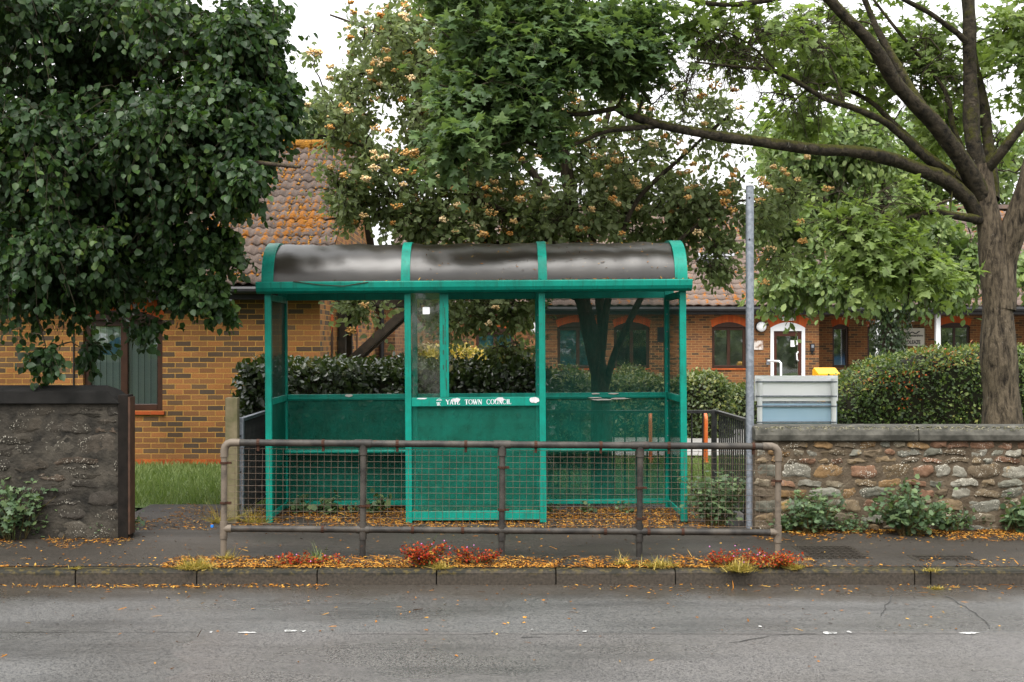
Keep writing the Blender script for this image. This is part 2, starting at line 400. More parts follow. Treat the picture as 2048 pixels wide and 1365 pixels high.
def stone_m(name, dark, lich, ystain=0):
    m = Mat(name); co = m.coords(); a = m.n('Attribute', attribute_name='col').outputs['Color']
    n = m.noise(co, 14, 7, .7)
    c = m.mix(m.ramp(n, [(.3, 0), (.7, 1)]), m.mix(1.0, a, (.5, .47, .42), 'MULTIPLY'), a)
    big = m.noise(co, 2.2, 5, .65)
    c = m.mix(m.ramp(big, [(.42, 0), (.64, dark)]), c, (.018, .016, .012))
    if ystain: c = m.mix(m.math('MULTIPLY', m.ramp(m.noise(co, 3.1, 5, .7), [(.60, 0), (.68, 1)]), ystain), c, (.36, .20, .03))
    v = m.n('TexVoronoi', {'Vector': m.n('VectorMath', {0: co, 1: m.n('VectorMath', {0: m.n('TexNoise', {'Vector': co, 'Scale': 30.0}).outputs[1], 1: (.03, .03, .03)}, operation='MULTIPLY').outputs[0]}, operation='ADD').outputs[0], 'Scale': 62.0}).outputs['Distance']
    lm = m.math('MULTIPLY', m.math('LESS_THAN', v, .30), m.ramp(m.noise(co, 4.3, 4, .6), [(.47, 0), (.60, lich)]))
    c = m.mix(lm, c, (.46, .43, .36))
    return m.done(Base_Color=c, Roughness=.92, Normal=m.bump(m.noise(co, 42, 6, .7), .8, .012))
M['stone'] = stone_m('lichened_rubble_stone', .35, 1.0, .6)
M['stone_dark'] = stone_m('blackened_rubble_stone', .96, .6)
M['coping'] = simple('grey_cement_coping', (.030, .029, .023), (.095, .09, .075), scale=9, rough=.8, bump=.5, bscale=35, bdist=.006, lo=.4, hi=.7)
M['coping_dark'] = simple('black_coping', (.005, .005, .0045), (.014, .013, .012), scale=4, rough=.9, spec=.15, bump=.4, bscale=30, bdist=.006)
def galv():
    m = Mat('galvanised_steel'); co = m.coords(); v = m.n('TexVoronoi', {'Vector': co, 'Scale': 40.0}).outputs['Color']
    c = m.mix(m.n('SeparateXYZ', {0: v}).outputs[0], (.17, .19, .22), (.28, .305, .34))
    c = m.mix(m.ramp(m.noise(m.coords(scale=(4, 4, .6)), 6, 5), [(.5, 0), (.7, .6)]), c, (.16, .17, .18))
    return m.done(Base_Color=c, Metallic=.55, Roughness=.5, Normal=m.bump(m.noise(co, 80, 3), .1, .002))
M['galv'] = galv()
def rail_m(name, c1, c2, f0, f1):
    m = Mat(name); co = m.coords(); n = m.noise(m.coords(scale=(1, 1, 1)), 5, 6, .65)
    c = m.mix(m.ramp(n, [(f0, 0), (f1, 1)]), c1, c2)
    rs = m.ramp(m.noise(co, 16, 5, .7), [(.62, 0), (.7, .7)])
    c = m.mix(rs, c, (.075, .032, .014))
    return m.done(Base_Color=c, Roughness=.6, Specular_IOR_Level=.3, Normal=m.bump(m.noise(co, 60, 5), .35, .003))
M['rail'] = rail_m('worn_dark_tube', (.020, .018, .016), (.055, .048, .040), .42, .6)
M['rail_pale'] = rail_m('worn_bare_tube', (.13, .105, .08), (.05, .042, .034), .5, .62)
M['wire'] = simple('rusty_wire', (.07, .045, .03), (.13, .10, .075), scale=20, rough=.6, bump=.1)
M['rust'] = simple('rust', (.05, .018, .009), (.03, .014, .008), scale=30, rough=.8, bump=.4)
M['wood_old'] = simple('weathered_timber', (.20, .165, .10), (.12, .11, .055), scale=9, rough=.9, bump=.6, bscale=30, bdist=.006)
M['wood_black'] = simple('dark_timber', (.018, .015, .011), (.045, .032, .022), scale=9, rough=.75, bump=.5, bscale=30, bdist=.005)
M['fence_black'] = simple('black_railing_paint', (.018, .019, .019), (.045, .044, .042), scale=12, rough=.45, bump=.1)
M['orange'] = simple('orange_paint', (.62, .12, .02), (.55, .16, .05), scale=7, rough=.5, bump=.1)
M['blue_pale'] = simple('pale_blue_board', (.34, .50, .63), (.38, .54, .66), scale=3, rough=.4, bump=.02)
M['yellow'] = simple('yellow_plastic', (.72, .36, .01), (.62, .31, .01), scale=4, rough=.4, bump=.05)
M['acrylic'] = None
def acrylic():
    m = Mat('tinted_acrylic'); co = m.coords()
    n = m.noise(m.coords(scale=(.6, 2.5, 2.5)), 2.2, 5, .6)
    c = m.mix(m.ramp(n, [(.4, 0), (.7, 1)]), (.010, .007, .004), (.030, .023, .015))
    c = m.mix(m.ramp(m.noise(co, 55, 3), [(.70, 0), (.74, .6)]), c, (.3, .2, .07))
    nb = m.bump(m.noise(m.coords(scale=(.8, 2, 2)), 2.6, 3), .06, .05)
    p = m.n('BsdfPrincipled', {'Base Color': c, 'Roughness': m.ramp(n, [(.35, .30), (.7, .38)]), 'Specular IOR Level': .9, 'Normal': nb})
    tl = m.n('BsdfTranslucent', {'Color': (.34, .29, .27)}); mx = m.n('MixShader', {0: .32, 1: p, 2: tl}); m.set(m.out, 0, mx); return m.m
M['acrylic'] = acrylic()
def bark(name, c1, c2, moss, zs, vs=(6, 6, .9)):
    m = Mat(name); co = m.coords()
    n = m.noise(m.coords(scale=vs), 4, 7, .7, .4); n2 = m.noise(co, 9, 6, .65)
    c = m.mix(m.ramp(n, [(.36, 0), (.6, 1)]), c1, c2)
    g = m.n('NewGeometry').outputs['Normal']; nz = m.n('SeparateXYZ', {0: g}).outputs[2]
    k = m.math('ADD', m.math('MULTIPLY', nz, .42), m.math('ADD', n2, zs))
    c = m.mix(m.ramp(k, [(.62, 0), (.76, .95)]), c, m.mix(m.ramp(m.noise(co, 30, 4), [(.35, 0), (.65, 1)]), tuple(x * .45 for x in moss), moss))
    c = m.mix(m.ramp(m.noise(co, 11, 5, .7), [(.66, 0), (.71, .5)]), c, (.28, .26, .22))
    return m.done(Base_Color=c, Roughness=.92, Normal=m.bump(m.math('ADD', n, m.math('MULTIPLY', n2, .5)), 1, .04))
M['bark_maple'] = bark('mossy_maple_bark', (.012, .009, .006), (.125, .098, .066), (.06, .058, .012), -.07, (6, 6, 1.5))
M['bark_limb'] = bark('mossy_dark_limb_bark', (.007, .006, .004), (.050, .040, .026), (.060, .060, .008), .05, (3.2, 3.2, 3.2))
M['bark_dark'] = bark('dark_bark', (.02, .016, .011), (.075, .058, .04), (.08, .08, .012), -.14)
M['twig'] = simple('dark_twig', (.028, .022, .014), (.05, .04, .022), rough=.85)
M['lf_lime'] = leaf_mat('lime_leaves', [(0, (.007, .020, .007)), (.5, (.020, .046, .014)), (.85, (.045, .085, .020)), (1, (.09, .14, .025))], .45, .24, (.10, .2, .015), .25)
M['lf_beam'] = leaf_mat('whitebeam_leaves', [(0, (.07, .105, .035)), (.5, (.14, .185, .075)), (1, (.27, .31, .16))], .55, .45, (.32, .40, .10), .3)
M['lf_maple'] = leaf_mat('maple_leaves', [(0, (.035, .068, .024)), (.5, (.07, .125, .042)), (1, (.15, .22, .07))], .5, .42, (.2, .3, .05), .35)
M['lf_maple2'] = leaf_mat('pale_maple_leaves', [(0, (.09, .14, .035)), (.5, (.18, .26, .07)), (1, (.30, .38, .13))], .55, .55, (.24, .34, .03))
M['lf_far'] = leaf_mat('drooping_tree_leaves', [(0, (.06, .105, .03)), (.5, (.12, .185, .05)), (1, (.27, .34, .11))], .5, .4)
M['lf_far2'] = leaf_mat('distant_tree_leaves', [(0, (.10, .14, .07)), (.5, (.15, .2, .09)), (1, (.24, .29, .13))], .6, .35)
M['lf_ivy'] = leaf_mat('ivy_leaves', [(0, (.015, .032, .012)), (.6, (.03, .06, .02)), (1, (.08, .12, .05))], .35, .12)
M['lf_laurel'] = leaf_mat('laurel_leaves', [(0, (.012, .022, .008)), (.5, (.03, .05, .016)), (.9, (.065, .095, .03)), (1, (.13, .12, .035))], .3, .15, None, .7)
M['lf_box'] = leaf_mat('clipped_hedge_leaves', [(0, (.03, .05, .016)), (.5, (.065, .095, .025)), (1, (.2, .2, .05))], .45, .25)
M['lf_tan'] = leaf_mat('orange_tipped_leaves', [(0, (.025, .05, .012)), (.5, (.06, .105, .022)), (.80, (.24, .31, .08)), (.97, (.40, .36, .09)), (1, (.5, .16, .03))], .5, .3)
M['lf_gold'] = leaf_mat('golden_leaves', [(0, (.12, .11, .02)), (.5, (.30, .22, .03)), (1, (.52, .36, .06))], .5, .3)
M['lf_tan2'] = leaf_mat('bronze_leaves', [(0, (.20, .14, .07)), (.5, (.36, .25, .13)), (1, (.48, .36, .2))], .5, .3)
M['lf_weed'] = leaf_mat('weed_leaves', [(0, (.03, .06, .022)), (.5, (.065, .115, .05)), (1, (.14, .20, .08))], .55, .3)
M['lf_red'] = leaf_mat('red_herb_leaves', [(0, (.07, .008, .003)), (.4, (.26, .014, .004)), (.72, (.36, .05, .006)), (.88, (.34, .15, .014)), (1, (.14, .16, .03))], .6, .3, (.45, .06, .006), .2)
M['grass'] = leaf_mat('grass_blades', [(0, (.09, .14, .035)), (.5, (.15, .21, .06)), (1, (.26, .31, .11))], .55, .3)
M['drygrass'] = leaf_mat('dry_grass_blades', [(0, (.16, .16, .03)), (.5, (.36, .28, .05)), (1, (.50, .36, .10))], .6, .3, (.4, .35, .05))
M['litter'] = attr_mat('leaf_litter', [(0, (.02, .009, .003)), (.3, (.10, .038, .005)), (.65, (.32, .12, .010)), (1, (.44, .26, .05))], .85)
M['blossom'] = attr_mat('cream_blossom', [(0, (.46, .19, .035)), (.4, (.66, .40, .14)), (1, (.85, .68, .42))], .85)
M['pink'] = simple('pink_petals', (.45, .14, .36), (.55, .2, .45))

# ------------------------------------------------------------------ setting: ground, road, pavement
def sheet(name, x0, x1, y0, y1, z, mat, z1=None):
    b = MB(); z1 = z if z1 is None else z1
    b.add([(x0, y0, z), (x1, y0, z), (x1, y1, z1), (x0, y1, z1)], [(0, 1, 2, 3)])
    return tag(b.build(name, mat, fixn=False), kind='structure')
KF, KB, RZ = 8.20, 8.33, -0.108
sheet('ground', -400, 400, -400, 800, -.20, M['soil'])
sheet('road', -120, 120, -3, KF + .02, RZ, M['road'])
b = MB()
xs = [-14.0]
joints = [X(p, KF) for p in (150, 393, 634, 873, 1112, 1351, 1830, 1862)]
x = joints[0]
while x > -14: x -= .875; joints.insert(0, x)
x = joints[-1]
while x < 14: x += .875; joints.append(x)
for a, c in zip(joints[:-1], joints[1:]):
    jz = random.uniform(-.004, .003); jy = random.uniform(-.004, .004)
    b.extr([(KF + jy, RZ - .1), (KF + jy + .004, -.022 + jz), (KF + jy + .012, -.006 + jz), (KF + jy + .028, jz), (KB - .004, jz), (KB - .004, RZ - .1)], a + .004, c - .004)
tag(b.build('kerb', M['kerb'], bevel=.004), kind='structure')
b = MB(); b.box(-14, 14, KF + .03, KF + .1, RZ - .12, -.05); b.build('kerb_bed', M['coping_dark']); bpy.data.objects['kerb_bed']['kind'] = 'structure'
# pavement: strip with the shelter bay and the footpath behind
b = MB()
P0, P1, P2 = KB, 9.75, 11.5
b.add([(-60, P0, 0), (60, P0, 0), (60, P1, 0), (2.6, P1, 0), (2.6, P2, 0), (-3.45, P2, 0), (-3.45, P1, 0), (-60, P1, 0)], [(0, 1, 2, 3, 6, 7), (6, 3, 4, 5)])
tag(b.build('pavement', M['pavement'], fixn=False), kind='structure')
sheet('lawn', -16, 16, P2 - .1, 17.0, -.02, M['lawn'], -.1)
sheet('lawn_verge', 2.6, 16, 10.2, P2 - .1, -.012, M['lawn'])
sheet('car_park', -1.5, 40, 17.0, 34.9, -.06, M['carpark'])
# worn paint left on the road, cracks
b = MB()
for px, py, wd, th in ((580, 1262, 26, 4), (607, 1262, 14, 3), (495, 1265, 40, 2), (422, 1264, 8, 3), (1660, 1266, 38, 4), (1698, 1264, 10, 3), (1938, 1266, 44, 3), (1065, 1260, 6, 3), (1170, 1263, 12, 2), (1520, 1253, 8, 2)):
    c = G(px, py, RZ + .004); k = 9
    ds = c[1] * (1 + (th / (py - CY)))
    pts = []
    for i in range(k * 2):
        a = 2 * math.pi * i / (k * 2); r_ = random.uniform(.65, 1.1)
        pts.append((c[0] + math.cos(a) * wd / 2 * c[1] / F * r_, c[1] + math.sin(a) * th * .0085 * r_, c[2]))
    b.add(pts, [tuple(range(len(pts)))])
tag(b.build('road_markings', simple('worn_road_paint', (.42, .42, .41), (.09, .09, .085), scale=34, rough=.7, lo=.45, hi=.6), fixn=False), kind='structure')
b = MB()
def crack(pts, wd=.008, z=RZ + .003):
    P = [G(px, py, z) for px, py in pts]; Q = []
    for a, c in zip(P[:-1], P[1:]):
        for t in np.linspace(0, 1, 7)[:-1]: Q.append(a + (c - a) * t + np.array([random.uniform(-1, 1), random.uniform(-1, 1), 0]) * .012)
    for a, c in zip(Q[:-1], Q[1:]):
        d = nrm((c - a)[None])[0]; n_ = np.array([-d[1], d[0], 0]) * wd * random.uniform(.3, .8)
        b.add([a - n_, c - n_, c + n_, a + n_], [(0, 1, 2, 3)])
crack([(1785, 1190), (1772, 1215), (1762, 1235)], .007); crack([(1890, 1192), (1950, 1225), (1990, 1265)], .007)
crack([(1460, 1285), (1560, 1270), (1640, 1267)]); crack([(1040, 1274), (1095, 1274)], .014); crack([(0, 1264), (200, 1264), (430, 1265)], .006)
crack([(700, 1268), (1000, 1268), (1400, 1267), (2040, 1268)], .004)
crack([(480, 1097), (600, 1092), (700, 1095)], .005, .003); crack([(800, 1090), (830, 1094), (850, 1091)], .008, .003)
tag(b.build('road_cracks', simple('crack_filler', (.03, .03, .029), (.045, .045, .043), rough=.8), fixn=False), kind='structure')

# ------------------------------------------------------------------ wall builder with openings
def wall_holes(b, x0, x1, z0, z1, y, holes, depth=.1, mi=0):
    xs = sorted({x0, x1, *[h[0] for h in holes], *[h[1] for h in holes]}); zs = sorted({z0, z1, *[h[2] for h in holes], *[h[3] for h in holes]})
    for xa, xb in zip(xs[:-1], xs[1:]):
        for za, zb in zip(zs[:-1], zs[1:]):
            if any(h[0] <= xa and xb <= h[1] and h[2] <= za and zb <= h[3] for h in holes): continue
            b.add([(xa, y, za), (xb, y, za), (xb, y, zb), (xa, y, zb)], [(0, 1, 2, 3)], mi)
    for h in holes:
        a, c, e, f = h
        b.add([(a, y, e), (c, y, e), (c, y, f), (a, y, f), (a, y + depth, e), (c, y + depth, e), (c, y + depth, f), (a, y + depth, f)],
              [(0, 4, 5, 1), (1, 5, 6, 2), (2, 6, 7, 3), (3, 7, 4, 0)], mi)
def window(parent, x0, x1, z0, z1, y, mull=1, back=None, fw=.07, frame=None, arch=True, label=None, sill=True, rise=.13):
    fr = MB(); yf = y + .06; frame = frame or M['brown_frame']
    fr.box(x0, x0 + fw, yf, yf + .06, z0, z1); fr.box(x1 - fw, x1, yf, yf + .06, z0, z1)
    fr.box(x0 + fw, x1 - fw, yf, yf + .06, z0, z0 + fw); fr.box(x0 + fw, x1 - fw, yf, yf + .06, z1 - fw, z1)
    for k in range(mull):
        xm = x0 + (x1 - x0) * (k + 1) / (mull + 1); fr.box(xm - fw * .55, xm + fw * .55, yf - .004, yf + .056, z0 + fw, z1 - fw)
    wn = fr.build('window', frame, parent, bevel=.008)
    if label: wn['label'] = label
    g = MB(); g.box(x0 + fw * .6, x1 - fw * .6, yf + .025, yf + .031, z0 + fw * .6, z1 - fw * .6); g.build('pane', M['window_glass'], wn)
    k = MB(); k.box(x0 - .02, x1 + .02, yf + .06, yf + .08, z0 - .02, z1 + .02); k.build('blind' if back else 'interior', back or M['dark_room'], wn)
    if sill:
        s = MB(); s.box(x0 - .03, x1 + .03, y - .035, y + .055, z0 - .055, z0 - .003); s.build('sill', M['red_brick'], wn, bevel=.004)
    if arch:
        n = 12; lo = [(x0 + (x1 - x0) * i / n, z1 + rise * (1 - (2 * i / n - 1) ** 2)) for i in range(n + 1)]
        p = MB(); p.plate([(x0, z1), (x1, z1)] + lo[::-1][1:-1], y - .003, y + .02); p.build('arch_panel', frame, wn)
        hi = [(x0 - .05 + (x1 - x0 + .1) * i / n, z1 + .215 + rise * (1 - (2 * i / n - 1) ** 2)) for i in range(n + 1)]
        a = MB()
        for i in range(n): a.plate([lo[i], lo[i + 1], hi[i + 1], hi[i]], y - .006, y + .01)
        a.build('brick_arch', M['soldier'], wn, fixn=True)
    return wn

def tile_roof(name, x0, x1, ye, ze, yr, zr, mat, parent, roll=.15, gauge=.28, seg=8, seed=1):
    r = np.random.default_rng(seed)
    L = math.hypot(yr - ye, zr - ze); dy, dz = (yr - ye) / L, (zr - ze) / L; ny, nz = -dz, dy
    if nz < 0: ny, nz = -ny, -nz
    nx = int((x1 - x0) / roll) * seg; xs_ = np.linspace(x0, x1, nx + 1); ph = (xs_ - x0) / roll
    h = .038 * (0.5 + .5 * np.cos(2 * np.pi * ph)) ** .8
    rows = int(L / gauge); V = []; U = []; Fq = []
    for j in range(rows):
        v0 = j * gauge; v1 = min(L, v0 + gauge + .03)
        jit = r.normal(0, .004, int(nx / (seg * 2)) + 2)[(np.arange(nx + 1) // (seg * 2))]; jv = r.normal(0, .006, int(nx / (seg * 2)) + 2)[(np.arange(nx + 1) // (seg * 2))]
        for (v, o, vv) in ((v0, .0, 0.02), (v0, .03, .05), (v1, .006, .99)):
            vq = v + jv * (1 if v == v0 else 0); hh = h + o + jit
            V.append(np.stack([xs_, ye + dy * vq + ny * hh, ze + dz * vq + nz * hh], 1)); U.append(np.stack([ph + .5, np.full(nx + 1, j + vv)], 1))
        b0 = j * 3 * (nx + 1); i = np.arange(nx)
        for k in range(2):
            a = b0 + k * (nx + 1) + i; Fq.append(np.stack([a, a + 1, a + nx + 2, a + nx + 1], 1))
    return np_mesh(name, np.concatenate(V), [np.concatenate(Fq)], mat, parent, False, None, np.concatenate(U))

# ------------------------------------------------------------------ left brick house
HD = 15.9
house = thing('brick_house', 'brown brick house with a mossy tiled gable roof behind the dark leafy tree', 'house', (X(640, HD), HD, -.15))
hx0, hx1 = -11.0, X(640, HD); hd = 7.6; ez = Z(578, HD)
wx0, wx1, wz0, wz1 = X(166, HD), X(325, HD), Z(822, HD), Z(640, HD)
b = MB(); wall_holes(b, hx0, hx1, -.15, ez, HD, [(wx0, wx1, wz0, wz1)], .12)
yr_, zr_ = HD + hd / 2, 5.0
s1 = [(HD + 1.05, HD + 1.27, .25, 1.75), (HD + 4.2, HD + 4.42, .25, 1.75)]
# gable wall (faces +x) with two slit openings set as proud frames
b.add([(hx1, HD, -.15), (hx1, HD + hd, -.15), (hx1, HD + hd, ez), (hx1, yr_, zr_ - .05), (hx1, HD, ez)], [(0, 1, 2, 3, 4)])
b.build('wall', M['brick'], house, fixn=False)
b = MB(); b.box(hx0, hx1 + .012, HD - .012, HD + .05, -.15, .0); b.build('plinth', M['red_brick'], house)
window(house, wx0, wx1, wz0, wz1, HD, 1, M['blinds'], fw=.09, rise=.14)
wn = [o for o in house.children if o.name.startswith('window')][0]
b = MB()   # reflection of a blue vehicle, painted as flat shapes behind the panes
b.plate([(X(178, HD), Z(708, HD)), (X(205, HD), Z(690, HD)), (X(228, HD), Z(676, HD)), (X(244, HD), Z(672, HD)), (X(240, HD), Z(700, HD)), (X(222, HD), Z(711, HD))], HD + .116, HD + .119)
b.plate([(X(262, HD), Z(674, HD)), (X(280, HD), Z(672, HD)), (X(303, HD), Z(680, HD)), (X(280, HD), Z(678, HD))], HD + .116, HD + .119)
b.build('painted_reflection', simple('painted_reflection', (.03, .2, .5), (.05, .26, .52), rough=.5), wn)
for ya, yb, za, zb in s1:
    b = MB(); b.box(hx1 - .02, hx1 + .006, ya, yb, za, zb)
    n = 8; pts = [(ya + (yb - ya) * i / n, zb + .12 * math.sin(math.pi * i / n)) for i in range(n + 1)]
    b.add([(hx1 + .006, y, z) for y, z in pts], [tuple(range(n + 1))])
    sw = b.build('slit_window', M['brown_frame'], house)
    b = MB()
    for i in range(n): 
        p, q = pts[i], pts[i + 1]; b.add([(hx1 + .009, p[0], p[1]), (hx1 + .009, q[0], q[1]), (hx1 + .009, (q[0] - (ya + yb) / 2) * 1.35 + (ya + yb) / 2, q[1] + .22), (hx1 + .009, (p[0] - (ya + yb) / 2) * 1.35 + (ya + yb) / 2, p[1] + .22)], [(0, 1, 2, 3)])
    b.build('brick_arch', M['soldier'], sw, fixn=False)
ye_, ze_ = HD - .28, Z(570, HD - .28)
rf = tile_roof('roof', hx0, hx1 + .12, ye_, ze_, yr_, zr_, M['tile'], house)
b = MB(); b.add([(hx0, yr_ + .02, zr_), (hx1 + .12, yr_ + .02, zr_), (hx1 + .12, HD + hd + .28, ze_), (hx0, HD + hd + .28, ze_)], [(0, 1, 2, 3)])
b.add([(hx0, ye_ + .02, ze_ - .05), (hx1 + .1, ye_ + .02, ze_ - .05), (hx1 + .1, yr_, zr_ - .06), (hx0, yr_, zr_ - .06)], [(0, 1, 2, 3)])
b.build('roof_back', M['wood_black'], rf, fixn=False)
b = MB(); 
for k in range(24): b.tube([(hx1 + .12 - k * .42, yr_, zr_ + .01), (hx1 + .12 - k * .42 - .41, yr_, zr_ + .02)], [.125, .118], 12)
b.build('ridge', M['moss'] if False else simple('mossy_ridge', (.26, .115, .009), (.13, .06, .008), scale=14, rough=.95, bump=1, bscale=40, bdist=.03), rf, smooth=True)
# moss cushions in the valleys
nm = 3400
mx = rng.uniform(-6.2, hx1 + .1, nm); mr = np.floor((mx - hx0) / .15) * .15 + hx0 + .075; mx = np.where(rng.random(nm) < .85, mr + rng.normal(0, .022, nm), mx)
mt = rng.random(nm) ** .8; L_ = math.hypot(yr_ - ye_, zr_ - ze_)
mp = np.stack([mx, ye_ + (yr_ - ye_) * mt, ze_ + (zr_ - ze_) * mt + .03], 1)
keep = (noise3(mp, 1.6, 3) + (mt - .45) * .9 + rng.normal(0, .25, nm)) > .0; mp = mp[keep]
scatter('moss', OCTA, mp, np.tile([0, .82, .57], (len(mp), 1)) + rng.normal(0, .2, (len(mp), 3)), np.tile([0, -.57, .82], (len(mp), 1)) + rng.normal(0, .2, (len(mp), 3)),
        np.stack([rng.uniform(.015, .035, len(mp)), rng.uniform(.02, .06, len(mp)), rng.uniform(.012, .028, len(mp))], 1), M['moss'], rf, smooth=True)
rp = np.stack([rng.uniform(-6, hx1 + .1, 900), yr_ + rng.normal(0, .07, 900), np.zeros(900)], 1); rp[:, 2] = zr_ + .1 - (rp[:, 1] - yr_) ** 2 * 5
scatter('ridge_moss', OCTA, rp, rv(900), np.tile([0, 0, 1.], (900, 1)), rng.uniform(.02, .045, 900), M['moss'], rf)
b = MB(); b.tube([(hx0, ye_ - .03, ze_ - .075), (hx1 + .06, ye_ - .03, ze_ - .075)], .055, 10); b.box(hx0, hx1 + .05, ye_ + .03, ye_ + .05, ze_ - .2, ze_ - .03); b.box(hx0, hx1 + .05, ye_ + .05, HD, ze_ - .2, ze_ - .18)
b.build('gutter', M['black'], house)
b = MB(); b.tube([(X(148, HD), HD - .012, .0), (X(148, HD), HD - .012, ez)], .012, 6); b.build('cable', M['black'], house)
# porch on the gable side: posts, brace, pent roof
b = MB()
for yy in (HD + 1.75, HD + 2.55): b.box(hx1 + .015, hx1 + .13, yy, yy + .12, -.1, 2.6)
b.build('porch_post', M['wood_black'], house, bevel=.01)
for yy in (HD + 1.75, HD + 2.55):
    b = MB(); b.beam((hx1 + .1, yy + .06, 1.25), (hx1 + 1.12, yy + .06, 2.18), .1, .13); b.beam((hx1 + .13, yy + .06, 2.24), (hx1 + 1.35, yy + .06, 2.24), .1, .12); b.build('porch_brace', M['wood_black'], house, bevel=.01)
b = MB(); b.plate([(hx1 + .01, 3.02), (hx1 + 1.5, 2.28), (hx1 + 1.5, 2.34), (hx1 + .01, 3.1)], HD + 1.5, HD + 3.4); b.build('porch_roof', M['tile_far'], house)
# rear wing
b = MB(); wy = HD + hd
wall_holes(b, hx1 - .01, X(790, wy), -.15, 2.6, wy, [], .1)
b.add([(X(790, wy), wy, -.15), (X(790, wy), wy + 5, -.15), (X(790, wy), wy + 5, 2.6), (X(790, wy), wy, 2.6)], [(0, 1, 2, 3)])
b.build('rear_wing', M['brick_far'], house, fixn=False)
tile_roof('wing_roof', hx1 + .2, X(800, wy), wy - .3, 2.55, wy + 4, 5.0, M['tile_far'], house, seg=6)
b = MB(); b.tube([(X(764, wy), wy - .06, -.1), (X(764, wy), wy - .06, 2.5), (X(764, wy), wy - .3, 2.62)], .05, 8); b.build('downpipe', M['black'], house)

# ------------------------------------------------------------------ long brick building on the far side
BD = 35.0; RD = 36.6
bld = thing('long_building', 'long single-storey brown brick building with tiled roof beyond the car park', 'building', (5, BD, -.06))
bx0, bx1, bx2 = X(800, BD), X(1638, BD), 22.0
bez = Z(620, BD)
wins = [(X(952, BD), X(1028, BD), Z(722, BD), Z(664, BD)), (X(1115, BD), X(1197, BD), Z(737, BD), Z(655, BD)), (X(1228, BD), X(1299, BD), Z(737, BD), Z(655, BD)), (X(1424, BD), X(1492, BD), Z(737, BD), Z(655, BD))]
dx0, dx1, dz1 = X(1541, BD), X(1610, BD), Z(656, BD)
b = MB(); wall_holes(b, bx0, bx1, -.06, bez, BD, [*wins, (dx0, dx1, -.06, dz1)], .14)
b.add([(bx1, BD, -.06), (bx1, RD, -.06), (bx1, RD, bez), (bx1, BD, bez)], [(0, 1, 2, 3)])
b.add([(bx0, BD, -.06), (bx0, BD + 9, -.06), (bx0, BD + 9, bez), (bx0, BD, bez)], [(3, 2, 1, 0)])
wins2 = [(X(1665, RD), X(1697, RD), Z(735, RD), Z(655, RD)), (X(1735, RD), X(1770, RD), Z(735, RD), Z(655, RD)), (X(1880, RD), X(1940, RD), Z(722, RD), Z(652, RD))]
wall_holes(b, bx1, bx2, -.06, bez + .1, RD, wins2, .12)
b.build('wall', M['brick_far'], bld, fixn=False)
teal = simple('teal_curtain', (.02, .13, .16), (.05, .24, .28), scale=6, rough=.7, lo=.4, hi=.6)
grey = simple('grey_interior', (.05, .055, .045), (.18, .19, .15), scale=1.6, rough=.8, lo=.4, hi=.65)
for i, (a, c, e, f) in enumerate(wins): window(bld, a, c, e, f, BD, 1, (teal, teal, None, grey)[i], fw=.09, rise=.16)
def car_reflection_m():  # reflections of parked cars, painted as red and blue bands behind the glass
    m = Mat('car_reflection_in_window'); co = m.coords(); z = m.n('SeparateXYZ', {0: co}).outputs[2]
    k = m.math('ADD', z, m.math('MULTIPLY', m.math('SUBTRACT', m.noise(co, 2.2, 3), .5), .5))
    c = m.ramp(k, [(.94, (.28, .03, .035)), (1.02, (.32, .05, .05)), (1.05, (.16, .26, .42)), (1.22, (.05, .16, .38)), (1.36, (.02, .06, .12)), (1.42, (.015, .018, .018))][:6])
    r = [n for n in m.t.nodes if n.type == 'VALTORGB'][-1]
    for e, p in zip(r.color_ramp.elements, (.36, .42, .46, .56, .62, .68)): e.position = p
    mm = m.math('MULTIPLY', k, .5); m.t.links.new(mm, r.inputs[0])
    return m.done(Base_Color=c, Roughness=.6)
refl_m = car_reflection_m()
for i, (a, c, e, f) in enumerate(wins2): window(bld, a, c, e, f, RD, (0, 0, 1)[i], (refl_m, refl_m, grey)[i], fw=.07, rise=.1, sill=False)
# door
b = MB(); fw = .1
b.box(dx0, dx0 + fw, BD + .0 - .01, BD + .1, -.04, dz1); b.box(dx1 - fw, dx1, BD - .01, BD + .1, -.04, dz1)
n = 12; lo = [(dx0 + (dx1 - dx0) * i / n, dz1 + .17 * (1 - (2 * i / n - 1) ** 2)) for i in range(n + 1)]
b.plate([(dx0, dz1 - .1), (dx1, dz1 - .1)] + lo[::-1], BD - .012, BD + .06)
dr = b.build('door_frame', M['white'], bld)
a = MB(); hi = [(p[0] + (-.12 if i == 0 else .12 if i == n else 0), p[1] + .3) for i, p in enumerate(lo)]
for i in range(n): a.plate([lo[i], lo[i + 1], hi[i + 1], hi[i]], BD - .008, BD + .01)
a.build('brick_arch', M['soldier'], dr)
b = MB(); ix0, ix1, iz = dx0 + fw, dx1 - fw, dz1 - .1
b.box(ix0, ix0 + .1, BD + .05, BD + .1, -.04, iz); b.box(ix1 - .1, ix1, BD + .05, BD + .1, -.04, iz); b.box(ix0 + .1, ix1 - .1, BD + .05, BD + .1, iz - .16, iz); b.box(ix0 + .1, ix1 - .1, BD + .05, BD + .1, -.04, .2)
door = b.build('door', simple('brown_door', (.07, .022, .012), (.05, .016, .01), rough=.4), bld)
b = MB(); b.box(ix0 + .1, ix1 - .1, BD + .07, BD + .075, .2, iz - .16); b.build('pane', M['window_glass'], door)
b = MB(); b.box(ix0, ix1, BD + .5, BD + .52, 0, iz); b.build('interior', grey, door)
b = MB(); b.tube([(X(1597, BD), BD + .04, Z(722, BD)), (X(1594, BD), BD - .02, Z(720, BD)), (X(1593, BD), BD - .02, Z(708, BD)), (X(1597, BD), BD + .04, Z(704, BD))], .022, 8); b.build('handle', M['white'], door)
